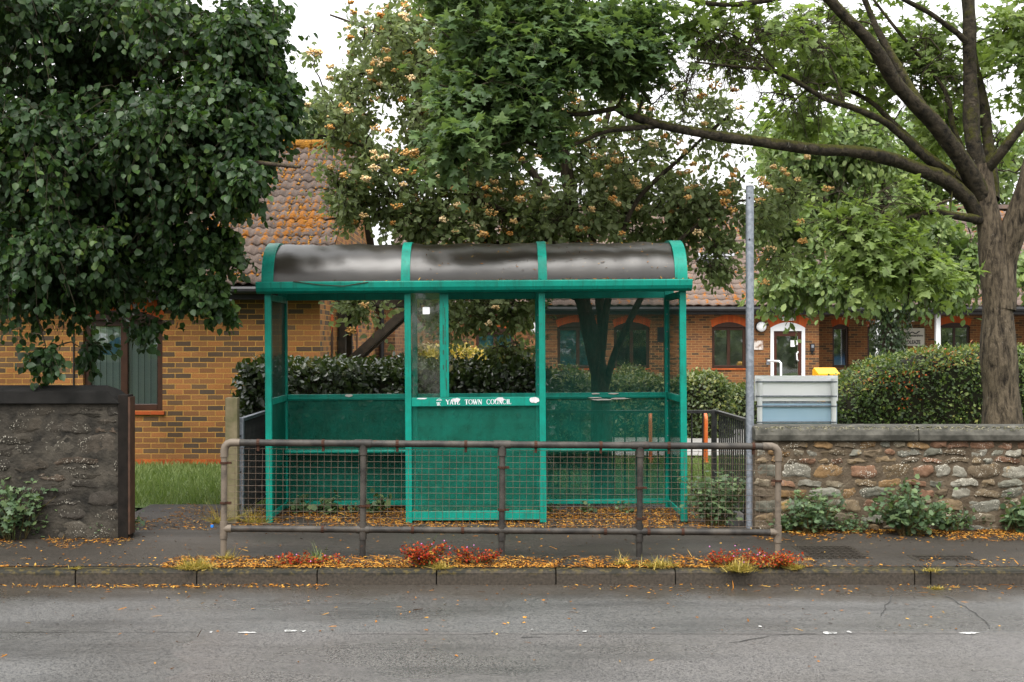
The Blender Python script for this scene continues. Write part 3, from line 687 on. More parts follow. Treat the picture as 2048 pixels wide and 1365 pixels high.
b = MB(); b.box(X(1582, BD), X(1591, BD), BD + .06, BD + .066, Z(694, BD), Z(681, BD)); b.box(X(1592, BD), X(1601, BD), BD + .06, BD + .066, Z(690, BD), Z(681, BD)); b.build('notice', M['white'], door)
# roof, gutter
bye, bze = BD - .45, Z(612, BD - .45)
broof = tile_roof('roof', bx0 - .2, bx2, bye, bze, BD + 5.4, 6.35, M['tile_far'], bld, roll=.3, gauge=.33, seg=6, seed=4)
b = MB(); b.add([(bx0 - .2, BD + 5.4, 6.36), (bx2, BD + 5.4, 6.36), (bx2, BD + 11, bze), (bx0 - .2, BD + 11, bze)], [(0, 1, 2, 3)]); b.box(bx0 - .2, bx2, BD + 5.2, BD + 5.6, 6.33, 6.47); b.build('roof_back', M['tile_far'], broof, fixn=False)
b = MB(); b.tube([(bx0 - .2, bye - .04, bze - .1), (bx2, bye - .04, bze - .1)], .075, 8); b.box(bx0 - .2, bx2, bye + .03, bye + .06, bze - .26, bze - .02); b.box(bx0 - .2, bx2, bye + .06, RD, bze - .26, bze - .22)
b.build('gutter', M['black'], bld)
# upper block and dormer showing between branches
b = MB(); ux0, ux1, uy = X(1330, 41), X(1460, 41), 41
wall_holes(b, ux0, ux1, 2, Z(470, 41), uy, [], .1); b.add([(ux0, uy, Z(470, 41)), (ux1, uy, Z(470, 41)), ((ux0 + ux1) / 2, uy, Z(385, 41))], [(0, 1, 2)])
b.build('upper_gable', M['red_brick'], bld, fixn=False)
b = MB(); b.box(X(1385, 38), X(1448, 38), 38 - 1.2, 38 + 1, Z(548, 38), Z(518, 38)); b.box(X(1380, 38), X(1453, 38), 38 - 1.25, 38 + 1.1, Z(518, 38) , Z(512, 38))
dm = b.build('dormer', simple('pale_dormer', (.45, .46, .5), (.38, .39, .42)), bld)
b = MB(); b.box(X(1392, 38), X(1440, 38), 36.785, 36.82, Z(543, 38), Z(524, 38)); b.build('pane', M['dark_room'], dm)
for px in (1757, 1877):
    b = MB(); b.box(X(px - 4.5, 34.9), X(px + 4.5, 34.9), 34.9, 35.04, -.06, bze - .26); o = b.build('porch_post', M['white'], bld, bevel=.01)
b = MB(); b.box(X(1315, BD), X(1331, BD), BD - .01, BD + .02, Z(685, BD), Z(655, BD)); b.build('vent', M['black'], bld)

# fittings on the far building
def globe(px, py, r, label):
    t = thing('wall_lamp', label, 'lamp', (X(px, BD), BD, Z(py, BD)))
    b = MB(); b.ball((X(px, BD), BD - .12, Z(py, BD)), r, sc_=(1, .6, 1)); b.build('globe', M['white'], t, smooth=True)
    b = MB(); b.tube([(X(px, BD), BD - .08, Z(py, BD)), (X(px, BD), BD, Z(py, BD))], r * 1.12, 16); b.build('mount', M['black'], t)
globe(1521, 654, .155, 'round white wall lamp beside the white framed door')
globe(1068, 655, .17, 'round white wall lamp left of the teal curtained windows')
t = thing('exit_light', 'small white box light above the white framed door', 'light', (X(1574, BD), BD - .02, Z(637, BD)))
b = MB(); b.box(X(1563, BD), X(1586, BD), BD - .1, BD - .015, Z(642, BD), Z(634, BD)); b.build('housing', M['white'], t, bevel=.015)
b = MB(); b.box(X(1565, BD), X(1584, BD), BD - .106, BD - .1, Z(641, BD), Z(636, BD)); b.build('lens', simple('grey_lens', (.5, .52, .5)), t)
t = thing('keypad', 'black door entry keypad on the brick pier right of the door', 'keypad', (X(1624, BD), BD, Z(698, BD)))
b = MB(); b.box(X(1620, BD), X(1628, BD), BD - .08, BD - .002, Z(703, BD), Z(688, BD)); b.box(X(1622, BD), X(1626, BD), BD - .06, BD - .002, Z(708, BD), Z(703, BD)); b.build('body', M['black'], t, bevel=.01)
b = MB(); b.box(X(1621.5, BD), X(1626.5, BD), BD - .084, BD - .08, Z(696, BD), Z(690, BD)); b.build('button_panel', M['galv'], t)
t = thing('wall_plaque', 'worn pale plaque on the brick wall left of the door', 'plaque', (X(1519, BD), BD, Z(691, BD)))
b = MB(); b.box(X(1506, BD), X(1526, BD), BD - .03, BD - .002, Z(700, BD), Z(682, BD)); b.build('board', simple('flaking_white', (.55, .5, .46), (.2, .12, .08), scale=9, lo=.45, hi=.6), t, bevel=.005)
t = thing('door_rail', 'white bent grab rail on the wall left of the door', 'handrail', (X(1537, BD), BD, Z(740, BD)))
b = MB(); b.tube([(X(1536, BD), BD, Z(722, BD)), (X(1537, BD), BD - .4, Z(722, BD)), (X(1545, BD), BD - .8, Z(722, BD)), (X(1548, BD), BD - .85, Z(726, BD)), (X(1548, BD), BD - .85, -.05)], .032, 8); b.build('tube', M['white'], t, smooth=True)
b = MB(); b.box(X(1533, BD), X(1539, BD), BD - .02, BD - .002, Z(730, BD), Z(720, BD)); b.build('wall_plate', M['galv'], t)

def text_mesh(body, size, bold=0, sx=1):
    c = bpy.data.curves.new('t', 'FONT'); c.body = body; c.size = size; c.offset = bold; c.extrude = 0.001; c.align_x = 'CENTER'
    o = bpy.data.objects.new('t', c); COL.objects.link(o); dg = bpy.context.evaluated_depsgraph_get(); dg.update()
    me = bpy.data.meshes.new_from_object(o.evaluated_get(dg)); bpy.data.objects.remove(o)
    me.transform(Matrix.Rotation(R(90), 4, 'X')); me.transform(Matrix.Diagonal((sx, 1, 1, 1))); return me
SDp = RD - .05
t = thing('building_sign', 'cream building name sign half hidden by the ivy covered trunk', 'sign', (X(1818, SDp), SDp, Z(675, SDp)))
b = MB(); b.box(X(1785, SDp), X(1849, SDp), SDp, SDp + .04, Z(692, SDp), Z(657, SDp)); b.build('board', simple('cream_board', (.55, .52, .45), (.5, .47, .4)), t)
b = MB()
for a, c, e, f in ((1784, 1850, 692, 693.5), (1784, 1850, 656, 657), (1784, 1785, 657, 692), (1849, 1850.5, 657, 692)): b.box(X(a, SDp), X(c, SDp), SDp - .015, SDp + .045, Z(max(e, f), SDp), Z(min(e, f), SDp))
b.build('frame', M['wood_old'], t)
for body, px, py, sz, bo, sx in (('WOODLEAZE', 1817, 688.5, .17, .004, .72), ('South Gloucestershire', 1817, 673.5, .105, .002, .95), ('Council', 1817, 679, .06, 0, 1)):
    me = text_mesh(body, sz, bo, sx); me.materials.append(M['black']); o = link('lettering', me, t); o.location = (X(px, SDp) - t.location.x, -.012, Z(py, SDp) - t.location.z)
b = MB(); pts = [(X(1806 + i * 3, SDp), Z(668 - 2 * math.sin(i * 1.3) - i * .25, SDp)) for i in range(12)]
for p, q in zip(pts[:-1], pts[1:]): b.beam((p[0], SDp - .012, p[1]), (q[0], SDp - .012, q[1]), .008, .03)
b.build('emblem', M['black'], t)
t = thing('soffit_lamp', 'small white bulkhead lamp above the building name sign', 'lamp', (X(1823, RD), RD, Z(640, RD)))
b = MB(); b.ball((X(1823, RD), RD - .08, Z(640, RD)), .11, sc_=(1, .7, .6)); b.build('diffuser', M['white'], t, smooth=True)
b = MB(); b.box(X(1816, RD), X(1830, RD), RD - .06, RD - .002, Z(639, RD), Z(636, RD)); b.build('mount', M['black'], t)
t = thing('grit_bin', 'yellow grit bin with sloping lid behind the white board', 'bin', (X(1658, 30), 30, -.06))
b = MB(); b.box(X(1644, 30), X(1674, 30), 30, 30.5, -.06, Z(754, 30)); b.build('body', M['yellow'], t, bevel=.03)
b = MB(); yz = [(30.55, Z(755, 30)), (30.55, Z(741, 30)), (30.4, Z(736, 30)), (29.95, Z(748, 30)), (29.95, Z(755, 30))]; b.extr(yz, X(1636, 30), X(1680, 30)); b.build('lid', M['yellow'], t, bevel=.02)

# ------------------------------------------------------------------ stone walls
def stone_wall(b_x0, b_x1, zb, zt, yf, th, mat, mortar, pal, seed, parent, dome=.03, hr=(.07, .15), wr=(.12, .34), gap=.012, fl=(0, 0)):
    r = np.random.default_rng(seed); V = []; Fc = []; Cc = []; nb = 0; nu, nv = 10, 8
    def stone(x0, x1, z0, z1):
        nonlocal nb
        u, v = np.meshgrid(np.linspace(-1, 1, nu), np.linspace(-1, 1, nv)); 
        e = r.uniform(.2, .75)
        uu = u * (1 - e * v ** 4 * .35 - .0) ; vv = v * (1 - e * u ** 4 * .5)
        cx, cz, hw, hh = (x0 + x1) / 2, (z0 + z1) / 2, (x1 - x0) / 2, (z1 - z0) / 2
        px = cx + uu * hw; pz = cz + vv * hh + r.normal(0, .12) * uu * hh * .5
        k = (x0 * 3.7 + z0 * 9.1)
        k = r.uniform(0, 6, 6); px = px + .012 * np.sin(pz * 28 + k[0]) * u + .006 * np.sin(pz * 71 + k[1]); pz = pz + .013 * np.sin(px * 19 + k[2] + v * 2.0) * v + .005 * np.sin(px * 67 + k[3] + v * 3); k = k[4]
        edge = np.maximum(np.abs(u), np.abs(v)); hgt = dome * r.uniform(.5, 1.25) * np.clip(1 - edge ** 5, 0, 1) ** .6
        hgt = hgt + .006 * np.sin(px * 45 + pz * 30 + k) * (1 - edge) + r.normal(0, .0025, u.shape) * (edge < .99) + (r.uniform(-.008, .008) * u + r.uniform(-.008, .008) * v) * (edge < .99)
        y = yf - hgt + .012
        V.append(np.stack([px, y, pz], -1).reshape(-1, 3))
        i, j = np.meshgrid(np.arange(nu - 1), np.arange(nv - 1)); a = nb + (j * nu + i).ravel()
        Fc.append(np.stack([a, a + 1, a + nu + 1, a + nu], 1)); nb += nu * nv
        c = np.array(pal[r.integers(len(pal))]) * r.uniform(.75, 1.25); Cc.append(np.tile([*c, 1], (nu * nv, 1)))
    z = zb
    while z < zt - .03:
        h = min(r.uniform(*hr), zt - z); h = zt - z if zt - z - h < .05 else h
        x = b_x0 - r.uniform(0, .1)
        while x < b_x1:
            wd = r.uniform(*wr) * (.7 + h * 4); x2 = min(x + wd, b_x1); x = max(x, b_x0)
            if x2 - x > .03:
                if h > .11 and r.random() < .3:
                    q = r.uniform(.4, .6) * h; stone(x + gap / 2, x2 - gap / 2, z + gap / 2, z + q - gap / 2); stone(x + gap / 2, x2 - gap / 2, z + q + gap / 2, z + h - gap / 2)
                else: stone(x + gap / 2, x2 - gap / 2, z + gap / 2, z + h - gap / 2 + r.uniform(-.01, .012))
            x = x2
        z += h
    V = np.concatenate(V); o = np_mesh('stone_face', V, [np.concatenate(Fc)], mat, parent, True)
    a = o.data.color_attributes.new('col', 'FLOAT_COLOR', 'POINT'); a.data.foreach_set('color', np.concatenate(Cc).astype(np.float32).ravel())
    b = MB(); b.box(b_x0, b_x1, yf + .006, yf + th, zb - .1, zt); o2 = b.build('mortar_core', mortar, parent)
    return o
M['mortar'] = simple('earthy_mortar', (.055, .040, .025), (.11, .085, .058), scale=9, rough=.95, bump=.9, bscale=50, bdist=.012)
M['mortar_dark'] = simple('black_mortar', (.012, .011, .009), (.060, .052, .041), scale=5, rough=.95, bump=.9, bscale=40, bdist=.012)
RWY = 9.93
rw = thing('stone_wall', 'lichen spotted brown rubble stone wall with rounded grey coping behind the pole', 'wall', (X(1770, RWY), RWY, 0))
pal = [(.24, .16, .10), (.30, .19, .11), (.20, .14, .10), (.32, .24, .17), (.26, .12, .075), (.34, .18, .08), (.22, .20, .165), (.30, .27, .23), (.18, .12, .08), (.36, .31, .26)]
stone_wall(X(1510, RWY), 7.5, -.02, Z(881, RWY), RWY, .34, M['stone'], M['mortar'], [(p_[0] * .62 + .03, p_[1] * .70 + .025, p_[2] * .72 + .015) for p_ in pal], 11, rw, dome=.019, hr=(.055, .145), wr=(.10, .27), gap=.009)
zt = Z(881, RWY); zz = Z(853, RWY)
b = MB(); pr = [(RWY - .035, zt - .005), (RWY - .04, zt + .045), (RWY - .02, zz - .035), (RWY + .03, zz - .008), (RWY + .1, zz), (RWY + .28, zz), (RWY + .37, zz - .05), (RWY + .37, zt - .005)]
xx = X(1509, RWY)
while xx < 7.5:
    x2 = xx + random.uniform(1.3, 1.9); b.extr([(y + random.uniform(-.003, .003), z + random.uniform(-.003, .003)) for y, z in pr], xx, x2 - .004); xx = x2
b.build('coping', M['coping'], rw, bevel=.012)
nl_ = 420; q = np.stack([rng.uniform(X(1512, RWY), 5, nl_), RWY - .02 + rng.random(nl_) * .05, np.full(nl_, zz - .004)], 1); q[:, 2] -= np.clip(RWY + .03 - q[:, 1], 0, 1) * .75
scatter('moss', OCTA, q, rv(nl_), np.tile([0, 0, 1.], (nl_, 1)), np.stack([rng.uniform(.006, .02, nl_), rng.uniform(.006, .02, nl_), rng.uniform(.003, .008, nl_)], 1), simple('grey_moss', (.05, .052, .02), (.22, .20, .14), scale=20), rw)
LWY = 9.5; lx = X(240, LWY)
lw = thing('old_wall', 'blackened rubble wall with dark sloped coping under the leafy tree', 'wall', (X(100, LWY), LWY, 0))
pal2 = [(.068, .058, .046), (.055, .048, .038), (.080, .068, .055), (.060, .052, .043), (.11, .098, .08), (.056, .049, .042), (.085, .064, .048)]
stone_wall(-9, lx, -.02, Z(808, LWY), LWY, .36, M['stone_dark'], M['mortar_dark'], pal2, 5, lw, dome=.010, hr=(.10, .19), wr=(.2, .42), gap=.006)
zt, zz = Z(808, LWY), Z(776, LWY)
b = MB(); xe = lx + .015; xi = X(214, LWY)
yA, yB, yM = LWY - .03, LWY + .38, LWY + .16
vs = [(-9, yA, zt), (xe, yA, zt), (xe, yB, zt), (-9, yB, zt), (-9, yA + .03, zz - .03), (xi, yA + .03, zz - .03), (xi, yB - .03, zz - .03), (-9, yB - .03, zz - .03), (-9, yM, zz + .015), (xi - .05, yM, zz + .015)]
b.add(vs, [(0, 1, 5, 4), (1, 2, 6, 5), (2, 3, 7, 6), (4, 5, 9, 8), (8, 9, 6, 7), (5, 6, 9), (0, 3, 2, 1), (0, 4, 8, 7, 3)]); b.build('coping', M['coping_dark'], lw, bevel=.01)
gpst = thing('gate_post', 'dark wooden gate post against the end of the blackened wall', 'post', (X(250, LWY), LWY + .1, 0))
b = MB(); b.box(X(237, LWY), X(258, LWY), LWY - .02, LWY + .12, -.02, Z(790, LWY)); b.build('timber', simple('tarred_timber', (.006, .005, .004), (.014, .011, .009), scale=9, rough=.9, bump=.5, spec=.15), gpst, bevel=.006)
b = MB(); b.box(X(258.3, LWY), X(262.5, LWY), LWY - .03, LWY + .1, .04, Z(794, LWY)); b.build('edge_strip', simple('reddish_timber', (.07, .034, .02), (.04, .022, .014), scale=10), gpst)

# ------------------------------------------------------------------ bus shelter
SF, SB = 10.34, 11.19
sh = thing('bus_shelter', 'green metal bus shelter with a curved dark roof and perforated panels', 'bus shelter', (X(954, SF), SF, 0))
g = M['green']; pw = .058
fx = [X(p, SF) for p in (539.5, 818.5, 1086.5, 1368)]
bxs = [X(p, SB) for p in (572, 832, 1078, 1336)]
rt = 2.10
for x in fx:
    b = MB(); b.box(x - pw / 2, x + pw / 2, SF - pw / 2, SF + pw / 2, 0, rt); b.build('front_post', g, sh, bevel=.004)
for x in bxs:
    b = MB(); b.box(x - .025, x + .025, SB - .025, SB + .025, 0, rt + .08); b.build('rear_post', g, sh, bevel=.004)
zm1, zm0, zb1, zb0 = Z(787, SB), Z(799, SB), Z(1000, SB), Z(1009, SB)
for i in range(3):
    xa, xb = bxs[i] + .026, bxs[i + 1] - .026
    b = MB(); b.box(xa, xb, SB - .022, SB + .022, zm0, zm1); b.box(xa, xb, SB - .034, SB - .0225, zm0 + .012, zm0 + .03); b.build('middle_rail', g, sh, bevel=.003)
    b = MB(); b.box(xa, xb, SB - .022, SB + .022, zb0, zb1); b.build('bottom_rail', g, sh, bevel=.003)
    b = MB(); b.box(xa, xb, SB - .022, SB + .022, 2.06, 2.12); b.build('top_rail', g, sh, bevel=.003)
    b = MB(); b.box(xa, xb, SB - .003, SB + .003, zb1 + .001, zm0 - .001); b.build('lower_panel', M['perf'], sh)
xa, xb = bxs[2] + .026, bxs[3] - .026
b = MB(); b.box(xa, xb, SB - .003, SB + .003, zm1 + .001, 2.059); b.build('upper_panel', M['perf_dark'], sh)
for xf, xr in ((fx[0], bxs[0]), (fx[3], bxs[3])):
    xm = (xf + xr) / 2
    for nm_, z0, z1 in (('end_middle_rail', zm0, zm1), ('end_bottom_rail', zb0, zb1), ('end_top_rail', 2.03, 2.09)):
        b = MB(); b.box(xm - .02, xm + .02, SF + pw / 2 + .001, SB - .026, z0, z1); b.build(nm_, g, sh, bevel=.003)
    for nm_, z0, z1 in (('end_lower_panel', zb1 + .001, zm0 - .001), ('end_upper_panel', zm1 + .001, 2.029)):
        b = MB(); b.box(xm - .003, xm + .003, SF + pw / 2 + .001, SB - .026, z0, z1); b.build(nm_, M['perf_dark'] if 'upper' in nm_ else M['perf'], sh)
for x in (bxs[0], bxs[3], bxs[1], bxs[2]):
    b = MB()
    for z in np.arange(.2, 2.0, .17): b.tube([(x, SB - .0255, z), (x, SB - .0285, z)], .006, 8)
    b.build('rivet', M['galv'], sh)
# perch bench
b = MB(); zs_ = Z(897, SB - .12); b.box(bxs[0] + .03, bxs[3] - .03, SB - .22, SB - .05, zs_ - .03, zs_); b.build('perch_seat', g, sh, bevel=.012)
# front screen of the middle bay
xa, xb = fx[1] + pw / 2 + .001, fx[2] - pw / 2 - .001
zn1, zn0 = Z(795, SF), Z(812.5, SF)
b = MB(); b.box(xa, xb, SF - .02, SF + .012, zn0, zn1); nb_ = b.build('name_board', g, sh, bevel=.003)
b = MB(); b.box(xa, xb, SF - .022, SF + .022, Z(1040, SF), Z(1022, SF)); b.build('front_bottom_rail', g, sh, bevel=.003)
b = MB(); b.box(xa, xb, SF + .013, SF + .018, Z(1021, SF), zn0 - .001); b.build('front_lower_panel', M['perf'], sh)
xmu0, xmu1 = X(882, SF), X(900, SF)
b = MB(); b.box(xmu0, xmu1, SF - .014, SF + .016, zn1 + .001, rt); b.build('mullion', g, sh, bevel=.004)
pn = MB(); pn.box(xa, xmu0, SF - .003, SF + .003, zn1 + .001, rt); pane = pn.build('glass_pane', M['pane'], sh)
b = MB(); n = 5; cxs, czs, hs_ = X(855.5, SF), Z(621, SF), 7.2 * SF / F
pts = []
for qx, qz, a0 in ((1, 1, 0), (-1, 1, 90), (-1, -1, 180), (1, -1, 270)):
    for k in range(n): a = R(a0 + 90 * k / (n - 1)); pts.append((cxs + qx * hs_ * .75 + math.cos(a) * hs_ * .25, czs + qz * hs_ * .75 + math.sin(a) * hs_ * .25))
b.plate(pts, SF - .006, SF - .0035); b.build('sticker', M['white'], pane)
# lettering
GL = {'Y': [(0, 1, .42, .48, 2), (.84, 1, .42, .48, 1), (.42, .5, .42, 0, 2), (-.08, .98, .18, .98, 0), (.7, .98, .92, .98, 0), (.26, .02, .58, .02, 0)],
      'A': [(.06, 0, .42, 1, 1), (.42, 1, .78, 0, 2), (.18, .33, .64, .33, 1), (-.05, .02, .2, .02, 0), (.62, .02, .92, .02, 0)],
      'T': [(.38, 0, .38, 1, 2), (0, .96, .76, .96, 1), (.02, .96, .02, .74, 0), (.74, .96, .74, .74, 0), (.22, .02, .54, .02, 0)],
      'E': [(.12, 0, .12, 1, 2), (0, .96, .64, .96, 1), (.12, .52, .5, .52, 1), (0, .04, .66, .04, 1), (.63, .96, .63, .76, 0), (.65, .04, .65, .26, 0)],
      'W': [(.04, 1, .32, 0, 2), (.32, 0, .56, .9, 1), (.5, 1, .78, 0, 2), (.78, 0, 1.06, 1, 1), (-.08, .98, .2, .98, 0), (.94, .98, 1.16, .98, 0)],
      'N': [(.1, 0, .1, 1, 1), (.1, 1, .74, 0, 2), (.74, 0, .74, 1, 1), (-.04, .98, .14, .98, 0), (.6, .98, .88, .98, 0), (-.02, .02, .24, .02, 0)],
      'I': [(.16, 0, .16, 1, 2), (0, .98, .32, .98, 0), (0, .02, .32, .02, 0)],
      'L': [(.14, 0, .14, 1, 2), (0, .98, .3, .98, 0), (0, .04, .64, .04, 1), (.63, .04, .63, .28, 0)]}
def arc(cx, cy, rx, ry, a0, a1, n=12):
    p = [(cx + rx * math.cos(R(a0 + (a1 - a0) * i / n)), cy + ry * math.sin(R(a0 + (a1 - a0) * i / n))) for i in range(n + 1)]
    return [(*p[i], *p[i + 1], 2 if abs(math.cos(R(a0 + (a1 - a0) * (i + .5) / n))) > .6 else 1) for i in range(n)]
GL['O'] = arc(.44, .5, .4, .47, 0, 360, 20); GL['C'] = arc(.44, .5, .4, .47, 45, 315, 16) + [(.74, .97, .74, .72, 0), (.74, .03, .74, .26, 0)]
GL['U'] = [(.12, 1, .12, .3, 2), (.72, 1, .72, .3, 1)] + arc(.42, .32, .3, .3, 180, 360, 8) + [(-.02, .98, .28, .98, 0), (.58, .98, .86, .98, 0)]
WID = {'Y': .84, 'A': .88, 'T': .78, 'E': .72, 'W': 1.12, 'N': .86, 'I': .34, 'L': .68, 'O': .9, 'C': .86, 'U': .84}
def letters(b, s, x, z, h, y, tr=.1, cond=1.0):
    for ch in s:
        if ch == ' ': x += .5 * h * cond; continue
        for x0, z0, x1, z1, t_ in GL[ch]:
            th = (.055, .085, .185)[t_] * h; p = Vector((x0 * cond, z0)) * h; q = Vector((x1 * cond, z1)) * h; d = (q - p).normalized(); n_ = Vector((-d.y, d.x)) * th / 2
            e = d * th * .15; p -= e; q += e
            b.add([(x + c.x, y, z + c.y) for c in (p - n_, q - n_, q + n_, p + n_)], [(0, 1, 2, 3)])
        x += (WID[ch] * cond + tr) * h
    return x
hpx = SF / F
b = MB(); letters(b, 'YATE', X(894, SF), Z(809, SF), 10 * hpx, SF - .0225, .07, .8); letters(b, 'TOWN', X(931.5, SF), Z(809, SF), 10 * hpx, SF - .0225, .07, .88); letters(b, 'COUNCIL', X(975, SF), Z(809, SF), 10 * hpx, SF - .0225, .07, .84)
b.build('lettering', M['white'], nb_, fixn=False)
b = MB(); letters(b, 'YTC', X(875.5, SF), Z(811, SF), 7 * hpx, SF - .0225, .02, .42)
for a, c in (((874.5, 800.5), (886, 800)), ((876, 799), (880.5, 797.5)), ((880.5, 797.5), (885, 799))): b.beam((X(a[0], SF), SF - .0225, Z(a[1], SF)), (X(c[0], SF), SF - .0225, Z(c[1], SF)), .001, .0035)
b.build('emblem', M['white'], nb_, fixn=False)
b = MB()
def chip(cx, cz, rx, rz, y, sd):
    r = random.Random(sd); pts = [(X(cx, SF) + math.cos(a) * rx * hpx * r.uniform(.7, 1.1), Z(cz, SF) + math.sin(a) * rz * hpx * r.uniform(.7, 1.1)) for a in [2 * math.pi * k / 14 for k in range(14)]]
    pts = [(p, min(q, zn1 - .001)) for p, q in pts]; b.plate(pts, y - .0012, y)
chip(914, 800, 10, 4.5, SF - .0225, 1); chip(1002, 799, 9, 5, SF - .0225, 2); chip(1071, 801, 11, 7, SF - .0225, 3); chip(846, 796.5, 12, 1.6, SF - .0205, 4)
b.build('peeled_patch', simple('peeled_white', (.62, .6, .62), (.45, .43, .44), scale=30, rough=.7), nb_)
b = MB()
for cx, cz, rx, rz, k in ((1205, 801, 22, 1.6, 1), (1240, 799, 20, 1.8, 2), (1192, 789, 10, 1.5, 4), (700, 789.5, 8, 3, 5), (1190, 797, 16, 1.2, 7), (1228, 789, 12, 1.6, 9)):
    r = random.Random(k); y = SB - .0345
    b.plate([(X(cx, SB) + math.cos(a) * rx * SB / F * r.uniform(.7, 1.1), Z(cz, SB) + math.sin(a) * rz * SB / F * r.uniform(.7, 1.1)) for a in [2 * math.pi * q / 12 for q in range(12)]], y - .004, y)
b.build('peeled_patch', simple('peeled_pale', (.5, .48, .44), (.4, .37, .33), scale=30), sh)
# flaked scratches on the mullion
b = MB()
for px, y0, y1, wd in ((889.5, 640, 740, 1.4), (893, 615, 690, 1), (895, 720, 780, 1.2), (890, 598, 616, .8)):
    k = 10
    for i in range(k):
        if random.random() < .75:
            za, zb = y0 + (y1 - y0) * i / k, y0 + (y1 - y0) * (i + .9) / k; o = random.uniform(-.5, .5)
            b.box(X(px + o - wd / 2, SF), X(px + o + wd / 2, SF), SF - .0155, SF - .0142, Z(zb, SF), Z(za, SF))
b.build('flaked_paint', M['rust'], sh)
# roof: fascia gutters, ribs, acrylic panels
yF = SF - .14; rx0, rx1 = X(514, yF), X(1389, yF); zfb, zft = Z(584.5, yF), Z(561, yF)
pf = [(yF + .10, zfb), (yF + .055, zfb), (yF + .02, zfb + .02), (yF + .004, zfb + .05), (yF, zft - .008), (yF + .006, zft), (yF + .12, zft), (yF + .12, zft - .03), (yF + .10, zft - .04)]
b = MB(); b.extr(pf, rx0, rx1); b.build('front_fascia', g, sh, bevel=.004)
cY = (yF + .06 + SB + .12) / 2; hs2 = cY - (yF + .06); apex = Z(489, cY) + .012
pr_ = [(2 * cY - y, z) for y, z in pf][::-1]
b = MB(); b.extr(pr_, rx0, rx1); b.build('rear_fascia', g, sh, bevel=.004)
def arcp(t, off=0):   # barrel section, t from 0 (front) to 1
    a = math.pi * (1 - t); rise = apex - zft
    return (cY + math.copysign(abs(math.cos(a)) ** .85, math.cos(a)) * (hs2 + off), zft - .01 + abs(math.sin(a)) ** .9 * (rise + .01 + off))
nA = 36; pa = [arcp(i / nA) for i in range(nA + 1)]; po = [arcp(i / nA, .006) for i in range(nA + 1)]; pi_ = [arcp(i / nA, -.005) for i in range(nA + 1)]
ribs = [(528, 552), (806, 824), (1079.5, 1097), (1352, 1377)]
ds = yF + .1
rb = [(X(a, ds), X(c, ds)) for a, c in ribs]
for xa, xb in rb:
    b = MB(); pr2 = po + [(y, z) for y, z in [arcp(i / nA, -.03) for i in range(nA + 1)][::-1]]
    n = len(pr2); h = nA + 1
    vs = [(x, y, z) for x in (xa, xb) for y, z in pr2]; fs = [(j, (j + 1) % n, n + (j + 1) % n, n + j) for j in range(n)]
    fs += [(j, n - 1 - j, n - 2 - j, j + 1) for j in range(nA)] + [(n + j, n + j + 1, n + n - 2 - j, n + n - 1 - j) for j in range(nA)]
    b.add(vs, fs); b.build('roof_rib', g, sh, smooth=True)
for i in range(3):
    xa, xb = rb[i][1] - .01, rb[i + 1][0] + .01; nxs = 24; V = []
    for k in range(nxs + 1):
        x = xa + (xb - xa) * k / nxs
        for q, (y, z) in enumerate(pa):
            o = .006 * math.sin(k * .55 + i * 2) * math.sin(math.pi * q / nA) + .004 * math.sin(k * 1.3 + q * .4 + i); V.append((x, y, z + o - .012))
    b = MB(); b.add(V, [(k * (nA + 1) + q, k * (nA + 1) + q + 1, (k + 1) * (nA + 1) + q + 1, (k + 1) * (nA + 1) + q) for k in range(nxs) for q in range(nA)]); b.build('roof_panel', M['acrylic'], sh, smooth=True)
b = MB(); b.box(fx[0] - .03, fx[3] + .03, SF - .02, SF + .02, rt + .001, rt + .07); b.build('front_beam', g, sh, bevel=.003)
b = MB()   # twig caught in the gutter
b.tube([(X(590, yF), yF - .004, zft + .0), (X(640, yF), yF - .006, zft - .03), (X(690, yF), yF - .006, zft - .045), (X(740, yF), yF - .004, zft - .01)], .004, 5); b.build('stray_twig', M['twig'], sh)
nl = 260; lp = np.stack([rng.uniform(rx0 + .5, rx1 - .05, nl), yF + .03 + rng.random(nl) * .07, np.full(nl, zft + .006)], 1)
lp[:, 0] = np.where(rng.random(nl) < .6, rng.uniform(X(1000, yF), rx1, nl), lp[:, 0])
scatter('gutter_litter', BIT, lp, rv(nl) * [1, 1, .5], np.tile([0, -.3, 1.], (nl, 1)) + rng.normal(0, .3, (nl, 3)), rng.uniform(.012, .04, nl), M['litter'], sh)
nl = 150; tt = rng.uniform(.05, .45, nl); lx_ = rng.uniform(rb[1][0], rb[3][0], nl); ap = np.array([arcp(t_, .004) for t_ in tt])
scatter('roof_litter', BIT, np.stack([lx_, ap[:, 0], ap[:, 1]], 1), rv(nl) * [1, .4, .4], np.tile([0, -.6, .8], (nl, 1)), rng.uniform(.01, .03, nl), M['litter'], sh)
sh.rotation_euler = (0, -.0070, 0)

